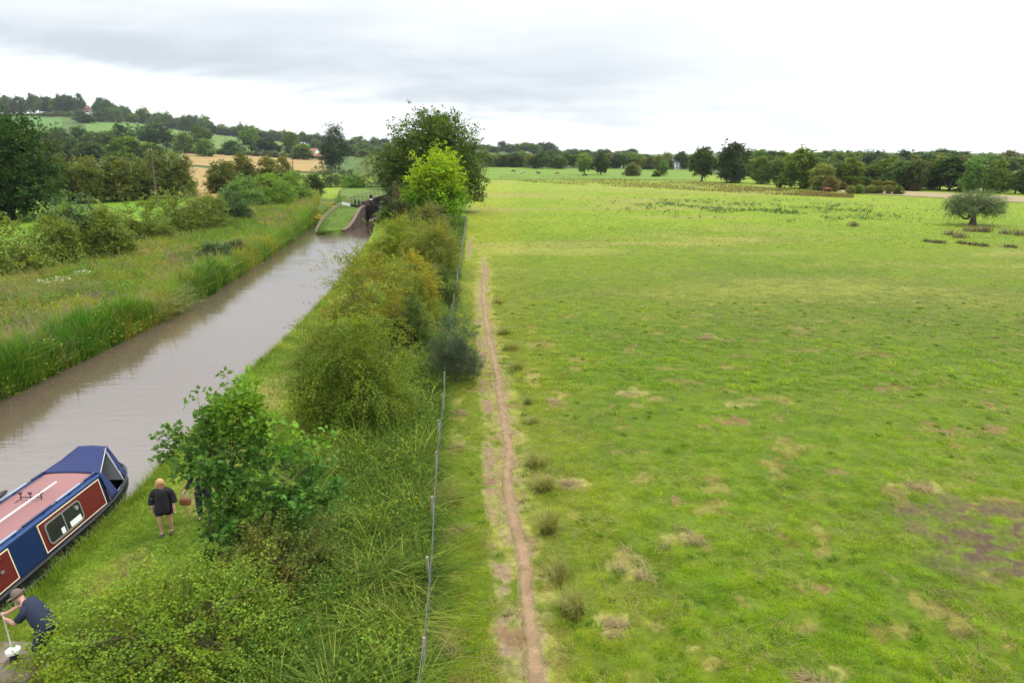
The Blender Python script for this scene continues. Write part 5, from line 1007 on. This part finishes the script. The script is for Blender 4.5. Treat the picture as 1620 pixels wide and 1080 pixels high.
man = person('person', (mx, my, mz), 0, [[(hip, .14), (che, .145), (sh, .13), (nk, .055), (hd, .09), (hd2, .075)], legA, legB, armA, armB] + hand(armA[-1][0], (-1, -.1, -.2), 1, (0, .3, 1)) + hand(armB[-1][0], (-1, .35, -.1), 1, (0, .3, 1)), 'person in a brown hat and navy clothes bending over the bollard with a rope',
    [('shirt', [[(tuple(Vector(hip) + Vector((.12, -.05, -.06))), .15), (hip, .185), (tuple(Vector(hip).lerp(Vector(che), .5)), .195), (che, .185), (sh, .155), (Lm(-9.28, 11.25, 1.265), .08)], [(tuple(Vector(sh) + Vector((0, .04, 0))), .10), (Lm(-9.26, 11.40, 1.18), .088), (Lm(-9.44, 11.47, 1.09), .080)], [(tuple(Vector(sh) - Vector((0, .05, 0))), .10), (Lm(-9.18, 11.03, 1.16), .088), (Lm(-9.31, 11.04, 1.02), .080)]], M_NAVY),
     ('shorts', [[(tuple(Vector(hip) + Vector((.03, .05, .02))), .15), (Lm(-8.93, 11.18, .78), .135), (Lm(-9.19, 11.28, .48), .105)], [(tuple(Vector(hip) + Vector((.03, -.05, .0))), .15), (Lm(-8.83, 10.95, .78), .135), (Lm(-8.97, 10.92, .48), .105)]], M_NAVY),
     ('sock', [[(Lm(-9.195, 11.36, .30), .068), (Lm(-9.19, 11.36, .10), .052)]], M_DENIM), ('sock', [[(Lm(-8.90, 10.92, .30), .068), (Lm(-8.87, 10.92, .10), .052)]], M_DENIM),
     ('shoe', [[(Lm(-9.15, 11.35, .05), .05), (Lm(-9.27, 11.37, .045), .05), (Lm(-9.37, 11.39, .035), .04)]], M_SHOE), ('shoe', [[(Lm(-8.83, 10.92, .05), .05), (Lm(-8.95, 10.93, .045), .05), (Lm(-9.05, 10.94, .035), .04)]], M_TAN)])
head_bits(man, Vector(hd) * .6 + Vector(hd2) * .4, (-.9, .2, -.5), None)
ht = Vector(hd) + Vector((-.015, .0, .055)); rt = Matrix.Rotation(-.55, 4, 'Y'); mb = MB(); mb.ball(ht + Vector((-.02, 0, .03)), (.105, .10, .10), rt, 14); mb.ball(ht + Vector((-.045, 0, .0)), (.185, .175, .014), rt, 16); mb.build('hat', M_HAT, man, smooth=True)
MB().ball(Vector(hd2) + Vector((-.0, .0, -.055)), (.05, .055, .05), None, 10).build('beard', M_GREYH, man, smooth=True)
# bollard on its stone pad, and the rope
M_PAD = mat('stone_pad', (.22, .17, .14), .9, var=.35, scale=5, bump=.4); bx, by, _ = on_z(24, 1044, .08); bz = tz(bx, by)
o = MB().poly([(bx - 1.0 + .15 * math.sin(k * 2.3) if k in (0, 3) else bx + .48 + .1 * math.sin(k), by + (-.62, -.5, .55, .62)[k], bz - .06) for k in range(4)], (0, 0, .11)).build('stone_pad', M_PAD, None, .03); tag(o, 'worn stone slab set in the grass under the white topped bollard', 'slab')
bl = empty('mooring_bollard', (bx, by, bz + .05)); tag(bl, 'short mooring bollard with a white mushroom top beside the boat', 'bollard'); MB().tube([(0, 0, 0), (0, 0, .03)], .19, 16).build('base_ring', M_COPE, bl); MB().tube([(0, 0, .03), (0, 0, .2)], [.085, .075], 14).build('stem', M_IRON, bl); MB().tube([(0, 0, .2), (0, 0, .23), (0, 0, .28), (0, 0, .30)], [.09, .13, .125, .06], 18).build('cap', M_WPAINT, bl, smooth=False)
M_ROPE = mat('rope', (.45, .42, .36), .9, var=.25, scale=40); hnd = Vector((-9.93, 11.43, mz + .85))
o = MB().tube([(bx, by, bz + .16), Vector((bx, by, bz + .2)).lerp(hnd, .4) - Vector((0, 0, .04)), hnd, hnd + Vector((-.5, .15, -.16)), (-11.15, 11.75, .28)], .014, 6).build('mooring_rope', M_ROPE); tag(o, 'pale rope running from the bollard up to the hands of the bending person', 'rope')

# ------------------------------------------------------------------ cattle
def cow(loc, rz, m, label, graze=True):
    r = empty('cow', loc, rz); tag(r, label, 'cow', 'cattle at the far end of the pasture'); sp = [((-.75, 0, 1.12), .24), ((-.3, 0, 1.05), .36), ((.2, 0, 1.02), .36), ((.6, 0, 1.08), .30)]
    nk = [((.6, 0, 1.08), .30), ((.95, 0, 1.05 if graze else 1.35), .17), ((1.22, 0, .55 if graze else 1.45), .13), ((1.38, 0, .22 if graze else 1.32), .085)]; ch = [sp, nk, [((-.75, 0, 1.12), .24), ((-1.0, 0, 1.05), .03), ((-1.04, 0, .5), .025)]]
    for s in (-1, 1): ch += [[((.6, 0, 1.08), .30), ((.62, s * .2, .7), .11), ((.62, s * .2, .38), .06), ((.62, s * .2, .02), .06)], [((-.75, 0, 1.12), .24), ((-.66, s * .2, .78), .14), ((-.84, s * .2, .42), .07), ((-.76, s * .2, .02), .06)]]
    skinned('body', ch, m, r, 1)
    for s in (-1, 1): MB().ball((1.12 if graze else 1.2, s * .17, .78 if graze else 1.55), (.05, .11, .06), None, 8).build('ear', m, r)
def patchy():
    m, nt, b = nodes('pied_hide'); N = nt.nodes.new; n = N('ShaderNodeTexNoise'); n.inputs['Scale'].default_value = 1.6; tc = N('ShaderNodeTexCoord'); nt.links.new(tc.outputs['Object'], n.inputs[0]); cr = N('ShaderNodeValToRGB'); cr.color_ramp.interpolation = 'CONSTANT'; cr.color_ramp.elements[0].color = (.015, .013, .012, 1); cr.color_ramp.elements[1].color = (.7, .66, .6, 1); cr.color_ramp.elements[1].position = .5; nt.links.new(n.outputs[0], cr.inputs[0]); nt.links.new(cr.outputs[0], b.inputs['Base Color']); b.inputs['Roughness'].default_value = .8; return m
M_PIED = patchy(); M_BHIDE = mat('black_hide', (.016, .014, .013), .8); M_RHIDE = mat('red_hide', (.22, .07, .025), .8)
for px, py, rz, m, lab, gz in [(812, 273, .4, M_BHIDE, 'black cow, leftmost in the distant pasture near the big oak', True), (826, 276, 0, M_PIED, 'black and white cow grazing at the left end of the brown rushes', True), (852, 276.5, 2.8, M_BHIDE, 'dark cow standing behind the brown rushes', False), (882, 277, 3.1, M_RHIDE, 'reddish cow grazing behind the brown rushes', True), (925, 280, .3, M_BHIDE, 'black cow below the two round pasture trees', True), (1309, 305, 3.0, M_RHIDE, 'red brown cow beside the rusty bush at the wood edge', True), (1303, 304.5, 2.6, M_BHIDE, 'dark cow half hidden behind the red brown one', True)]:
    cow(tuple(G(px, py)), rz, m, lab, gz)
# ------------------------------------------------------------------ narrowboat (local: y forward, x right, z from the water)
M_BLUE = mat('blue_paint', (.006, .019, .075), .28, var=.12, spec=.5); M_LBLUE = mat('pale_blue_edge', (.04, .085, .24), .3, var=.1); M_LRAIL = mat('pale_rail_paint', (.26, .33, .42), .4); M_MAR = mat('maroon_paint', (.115, .014, .014), .32, var=.12); M_CREAM = mat('cream_line', (.72, .62, .40), .45, var=.06); M_ROOF = mat('faded_red_roof', (.265, .125, .118), .7, var=.10, scale=1.2); M_HULL = mat('blacked_hull', (.012, .012, .013), .45, var=.5, scale=4); M_RUB = mat('worn_steel', (.055, .06, .065), .5, .3, var=.3); M_CANVAS = mat('navy_canvas', (.020, .030, .105), .85, var=.18, scale=3, bump=.5); M_PLY = mat('tan_deck', (.42, .27, .16), .75, var=.15); M_ALU = mat('aluminium', (.55, .56, .57), .35, .8, var=.08); M_ORANGE = mat('orange_nylon', (.75, .13, .02), .6); M_GREYB = mat('grey_board', (.36, .39, .43), .6)
BT = empty('narrowboat', (-12.07, 19.15, WATER), -.012); tag(BT, 'blue and maroon narrowboat with pink roof and navy bow canopy moored at the towpath', 'narrowboat')
LEN = 14.2
def hw(y):  # half width of the hull at the gunwale, y measured back from the stem
    t = np.clip(-y / 2.1, 0, 1); return 1.04 * math.sin(t * math.pi / 2) ** .62 if t < 1 else 1.04
def gz(y): return .62 + .24 * float(sm(-3.2, -.1, y))
yst = [-.02, -.12, -.3, -.55, -.85, -1.2, -1.6, -2.0, -2.5, -3.0, -5, -8, -11, -LEN]
bm = bmesh.new(); rows = []
for y in yst:
    w = max(.02, hw(y)); z = gz(y); lw_ = max(.015, hw(y + .25) * .98)
    rows.append([bm.verts.new((s * q, y - dy, zz)) for s, q, zz, dy in ((-1, w - .05, z, 0), (-1, w, z, 0), (-1, w, z - .25, 0), (-1, lw_, -.35, .1), (1, lw_, -.35, .1), (1, w, z - .25, 0), (1, w, z, 0), (1, max(.001, w - .05), z, 0))])
for a, b in zip(rows, rows[1:]):
    for i in range(7): bm.faces.new((a[i], a[i + 1], b[i + 1], b[i]))
bm.faces.new(rows[0]); bm.faces.new(rows[-1][::-1]); mb = MB(); mb.bm.free(); mb.bm = bm; hull = mb.build('hull', M_HULL, BT)
for s in (-1, 1):
    for dz, r_ in ((-.02, .022), (-.30, .020)): MB().tube([(s * (hw(y) + .012), y, gz(y) + dz) for y in yst[1:]], r_, 6).build('rubbing_strake', M_RUB, hull)
# side decks and fore deck
mb = MB()
for s in (-1, 1): mb.poly([(s * .95, -2.0, .60), (s * 1.0, -2.0, .60), (s * 1.0, -LEN + .1, .60), (s * .95, -LEN + .1, .60)])
mb.build('side_deck', M_BLACK, hull); MB().poly([(0, -.15, .78)] + [(hw(y) - .05, y, gz(y) - .03) for y in (-.3, -.55, -.75)] + [(-hw(y) + .05, y, gz(y) - .03) for y in (-.75, -.55, -.3)]).build('fore_deck', M_PLY, hull)
MB().poly([(-.85, -2.0, .28), (.85, -2.0, .28), (.85, -1.4, .28), (.66, -.85, .28), (-.66, -.85, .28), (-.85, -1.4, .28)], (0, 0, .02)).build('well_deck', M_PLY, hull)
mb = MB()
for s in (-1, 1): mb.poly([(s * (hw(y) - .06), y, gz(y) - .02) for y in (-.8, -1.2, -1.6, -2.0)] + [(s * (hw(y) - .10), y, .28) for y in (-2.0, -1.6, -1.2, -.8)])
mb.build('bulwark_lining', M_GREYB, hull)
CF = -2.02; CB = -LEN + 1.4; ZB, ZT, WB, WT = .60, 1.44, .955, .80
mb = MB(); mb.poly([(-WB, CF, ZB), (WB, CF, ZB), (WT, CF, ZT), (-WT, CF, ZT)], (0, CB - CF, 0)); cab = mb.build('cabin', M_BLUE, BT, .02)
def sp(y, s, side=1, o=.0):  # point on a cabin side, s = 0 at the gunwale, 1 at the roof
    return Vector((side * (WB + (WT - WB) * s + o), y, ZB + (ZT - ZB) * s + o * .19))
def plate(name, m, y0, y1, s0, s1, side, o, th=.012, parent=None):
    mb = MB(); a = [sp(y0, s0, side, o), sp(y1, s0, side, o), sp(y1, s1, side, o), sp(y0, s1, side, o)]; mb.poly(a, Vector((side * th, 0, th * .19))); return mb.build(name, m, parent or BT)
def border(y0, y1, s0, s1, side, o, w, parent):
    mb = MB(); a = w / .86
    for (p, q, u, v_) in ((y0 - w, y1 + w, s0 - a, s0), (y0 - w, y1 + w, s1, s1 + a), (y0 - w, y0, s0, s1), (y1, y1 + w, s0, s1)): mb.poly([sp(p, u, side, o), sp(q, u, side, o), sp(q, v_, side, o), sp(p, v_, side, o)], Vector((side * .010, 0, .002)))
    mb.build('cream_border', M_CREAM, parent)
def win(y0, y1, s0, s1, side, vent=True):
    cy, cs = (y0 + y1) / 2, (s0 + s1) / 2; ly, ls = (y1 - y0) / 2, (s1 - s0) / 2
    def rr(k, o, off): # rounded rectangle
        out = []
        for qx, qs, a0 in ((1, 1, 0), (-1, 1, 90), (-1, -1, 180), (1, -1, 270)):
            for a in range(0, 91, 18): t = R(a0 + a); c = .13; out.append(sp(cy + qx * (ly - c) + (c - k) * math.cos(t), cs + (qs * (ls * .86 - c) + (c - k) * math.sin(t)) / .86, side, o))
        return out
    fr = MB(); A, B_ = rr(0, .022, 0), rr(.035, .022, 0); A2 = [v + Vector((side * .018, 0, .003)) for v in A]; B2 = [v + Vector((side * .018, 0, .003)) for v in B_]; n = len(A); vs = [[fr.bm.verts.new(v) for v in q] for q in (A, A2, B2, B_)]
    for i in range(n):
        j = (i + 1) % n
        for p, q in zip(vs, vs[1:]): fr.bm.faces.new((p[i], p[j], q[j], q[i]))
    fr.bar(sp(cy - .02, cs - ls, side, .03), sp(cy - .02, cs + ls, side, .03), .03); f_ = fr.build('window', M_ALU, BT)
    pn = MB(); pn.poly(rr(.03, .020, 0), Vector((side * .004, 0, 0))); pn.build('pane', M_GLASS, f_)
    if vent: MB().tube([sp(y1 - .17, s1 - .2, side, .026), sp(y1 - .17, s1 - .2, side, .05)], .06, 14).build('round_vent', M_ALU, f_)
    for (a, b, c_, d_) in ((cy - .20, cy - .07, s0 + .06, s0 + .24), (cy + .14, y1 - .10, s0 + .05, s0 + .22)):
        st = MB(); st.poly([sp(a, c_, side, .026), sp(b, c_, side, .026), sp(b, d_, side, .026), sp(a, d_, side, .026)], Vector((side * .002, 0, 0))); st.build('window_sticker', M_WPAINT, f_)
for side in (1, -1):
    pnl = plate('side_panel', M_MAR, -4.62, -2.22, .09, .91, side, .003); border(-4.62, -2.22, .09, .91, side, .006, .028, pnl); win(-4.48, -3.14, .17, .83, side)
    pnl = plate('side_panel', M_MAR, -7.9, -5.62, .07, .91, side, .003); border(-7.9, -5.62, .07, .91, side, .006, .028, pnl)
    for a, b in ((-7.6, -6.78), (-6.74, -5.9)):
        d = plate('side_door', M_MAR, a, b, .10, .78, side, .016, .018); MB().box(sp(b - .08, .5, side, .05), (.03, .08, .05)).build('handle', M_ALU, d)
    mb = MB(); mb.bar(sp(-7.65, .83, side, .035), sp(-5.86, .83, side, .035), .06, .05); mb.build('drip_rail', M_MAR, BT)
    pnl = plate('side_panel', M_MAR, -11.6, -9.3, .09, .91, side, .003); border(-11.6, -9.3, .09, .91, side, .006, .028, pnl); win(-11.2, -9.8, .17, .83, side)
# roof
mb = MB(); n = 8; xs = np.linspace(-WT + .10, WT - .10, n); vs = [[mb.bm.verts.new((x, y, ZT + .012 + .05 * (1 - (x / WT) ** 2))) for x in xs] for y in (CF + .02, CB)]
for i in range(n - 1): mb.bm.faces.new((vs[0][i], vs[0][i + 1], vs[1][i + 1], vs[1][i]))
mb.bm.verts.index_update(); rfo = mb.build('roof', M_ROOF, BT, smooth=True)
for s in (-1, 1):
    MB().poly([(s * (WT - .115), CF + .02, ZT + .010), (s * (WT + .015), CF + .02, ZT + .004), (s * (WT + .015), CB, ZT + .004), (s * (WT - .115), CB, ZT + .010)], (0, 0, .022)).build('roof_edge', M_LBLUE, rfo)
    for k, (a, b) in enumerate([(CF - .08, CF - .55), (CF - .75, CF - 1.7), (CF - 1.9, CF - 2.9), (CF - 3.1, CF - 4.2), (CF - 4.4, CF - 5.6), (CF - 5.8, CF - 7.0), (CF - 7.2, CF - 9.5)]):
        x = s * (WT - .09); MB().bar((x, a, ZT + .10), (x, b, ZT + .10), .05, .035).build('handrail', M_LRAIL if k % 2 else M_BLUE, rfo)
    mb = MB(); mb.bar((s * (WT - .09), CF - .05, ZT + .075), (s * (WT - .09), CB + .1, ZT + .075), .055, .035)
    for y in np.arange(CF - .2, CB, -1.0): mb.box((s * (WT - .09), y, ZT + .045), (.045, .08, .05))
    mb.build('handrail', M_BLUE, rfo)
mb = MB()
for x in (-.30, -.05, .22):
    mb.tube([(x, -3.55, ZT + .05), (x, -3.55, ZT + .26)], .012, 6)
    mb.tube([(x - .05, -3.55, ZT + .26), (x - .03, -3.55, ZT + .20), (x + .03, -3.55, ZT + .20), (x + .05, -3.55, ZT + .26)], .012, 6)
mb.tube([(-.32, -3.55, ZT + .12), (.24, -3.55, ZT + .12)], .012, 6); mb.tube([(-.32, -3.55, ZT + .06), (-.32, -3.75, ZT + .06)], .012, 6); mb.build('pole_rack', M_IRON, rfo)
MB().tube([(-.55, -5.6, ZT + .05), (-.55, -5.6, ZT + .12), (-.55, -5.6, ZT + .16)], [.07, .11, .03], 14).build('roof_vent', M_ALU, rfo); MB().tube([(-.1, -7.6, ZT + .06), (-.1, -7.6, ZT + .14), (-.1, -7.6, ZT + .18)], [.08, .12, .03], 14).build('roof_vent', M_ALU, rfo)
bp_ = MB().tube([BT.matrix_basis @ Vector((.22, -2.95, ZT + .235)), BT.matrix_basis @ Vector((.22, -7.6, ZT + .235))], .022, 8).build('boat_pole', M_WPAINT); tag(bp_, 'long white pole lying along the pink boat roof in its rack', 'pole')
bpe = None
# cabin front doors
MB().box((0, CF + .012, 1.0), (.62, .02, .74)).build('front_door', M_MAR, BT)
# canopy over the bow well: roof line, raised front bar, skirts; starboard side left open in the middle
Bz, By, Bw = 1.80, -.98, .42; gR = lambda y: (hw(y) - .01, y, gz(y) + .02); gL = lambda y: (-hw(y) + .01, y, gz(y) + .02)
def sheet(ptsA, ptsB, n=10, sag=.03, th=None):
    """cloth between two lines, sagging a little"""
    A = [Vector(p) for p in ptsA]; B = [Vector(p) for p in ptsB]; mb = MB(); G_ = []
    for i in range(n + 1):
        u = i / n; k = u * (len(A) - 1); a0 = int(min(k, len(A) - 2)); f = k - a0; pa = A[a0].lerp(A[a0 + 1], f); pb = B[a0].lerp(B[a0 + 1], f); rowv = []
        for j in range(n + 1):
            v = j / n; q = pa.lerp(pb, v); q.z -= sag * math.sin(v * math.pi) * (.7 + .3 * math.sin(u * 9)) ; q += Vector((math.sin(v * 7 + u * 11), math.cos(u * 13), 0)) * .006 * math.sin(v * math.pi); rowv.append(mb.bm.verts.new(q))
        G_.append(rowv)
    for a, b in zip(G_, G_[1:]):
        for j in range(n): mb.bm.faces.new((a[j], a[j + 1], b[j + 1], b[j]))
    return mb
cn = empty('bow_canopy', (0, 0, 0)); cn.parent = BT
def cloth(nm, mb): o = mb.build(nm, M_CANVAS, cn, smooth=True); s_ = o.modifiers.new('s', 'SOLIDIFY'); s_.thickness = .012; return o
cloth('canopy_top', sheet([(-.80, CF - .06, ZT + .05), (-.3, CF - .06, ZT + .085), (.3, CF - .06, ZT + .085), (.80, CF - .06, ZT + .05)], [(-Bw, By, Bz), (-Bw * .4, By, Bz + .02), (Bw * .4, By, Bz + .02), (Bw, By, Bz)], 12, .05))
cloth('canopy_skirt', sheet([(-.80, CF - .06, ZT + .05), (-.6, -1.5, 1.62), (-Bw, By, Bz)], [gL(CF - .05), gL(-1.5), gL(-.85)], 10, .0))
cloth('canopy_front', sheet([(-Bw, By, Bz), (0, By, Bz + .02), (Bw, By, Bz)], [gL(-.72), (0, -.45, .86), gR(-.72)], 10, .0))
cloth('canopy_skirt', sheet([(.80, CF - .06, ZT + .05), (.74, CF + .10, ZT + .07)], [gR(CF - .04), gR(-1.70)], 8, .0))
cloth('canopy_skirt', sheet([(Bw - .06, By - .10, Bz - .01), (Bw, By, Bz)], [gR(-1.0), gR(-.72)], 8, .0))
mb = MB(); mb.poly([(-.40, By - .06, Bz - .06), (.40, By - .06, Bz - .06), (.80, By - .06, .80), (-.80, By - .06, .80)], (0, -.03, 0)); mb.build('cratch_board', M_GREYB, BT)
mb = MB(); mb.tube([(.80, CF, ZT + .04), (Bw - .02, By - .02, Bz - .02)], .014, 6); mb.tube([(Bw - .03, By - .12, Bz - .03), (.82, By - .12, .80)], .014, 6); mb.build('canopy_frame', M_ALU, BT)
for (a, b) in [((.55, -1.35, .30), 'bag')]:
    mb = MB(); mb.ball(BT.matrix_basis @ Vector((.12, -1.25, .46)), (.24, .17, .15), Matrix.Rotation(.4, 4, 'Z'), 12); mb.ball(BT.matrix_basis @ Vector((-.10, -1.30, .44)), (.16, .13, .13), None, 10); o = mb.build('life_jacket', M_ORANGE, smooth=True); tag(o, 'orange life jacket lying in the open bow of the narrowboat', 'life jacket')
mb = MB(); mb.ball(BT.matrix_basis @ Vector((-.82, -3.7, ZT + .17)), (.10, .42, .07), None, 10); o = mb.build('folded_cover', M_BLACK, smooth=True); tag(o, 'dark rolled cover lying on the far handrail of the boat roof', 'cover')
# ------------------------------------------------------------------ the air
hm = bpy.data.materials.new('haze'); hm.use_nodes = True; nt = hm.node_tree; nt.nodes.clear()
vo = nt.nodes.new('ShaderNodeVolumePrincipled'); vo.inputs['Color'].default_value = (.86, .92, 1.0, 1); vo.inputs['Density'].default_value = .00007
ou = nt.nodes.new('ShaderNodeOutputMaterial'); nt.links.new(vo.outputs[0], ou.inputs['Volume'])
mb = MB(); mb.box((0, 0, 70), (5600, 5600, 150)); hz_ = mb.build('haze', hm); tag(hz_, kind='stuff')
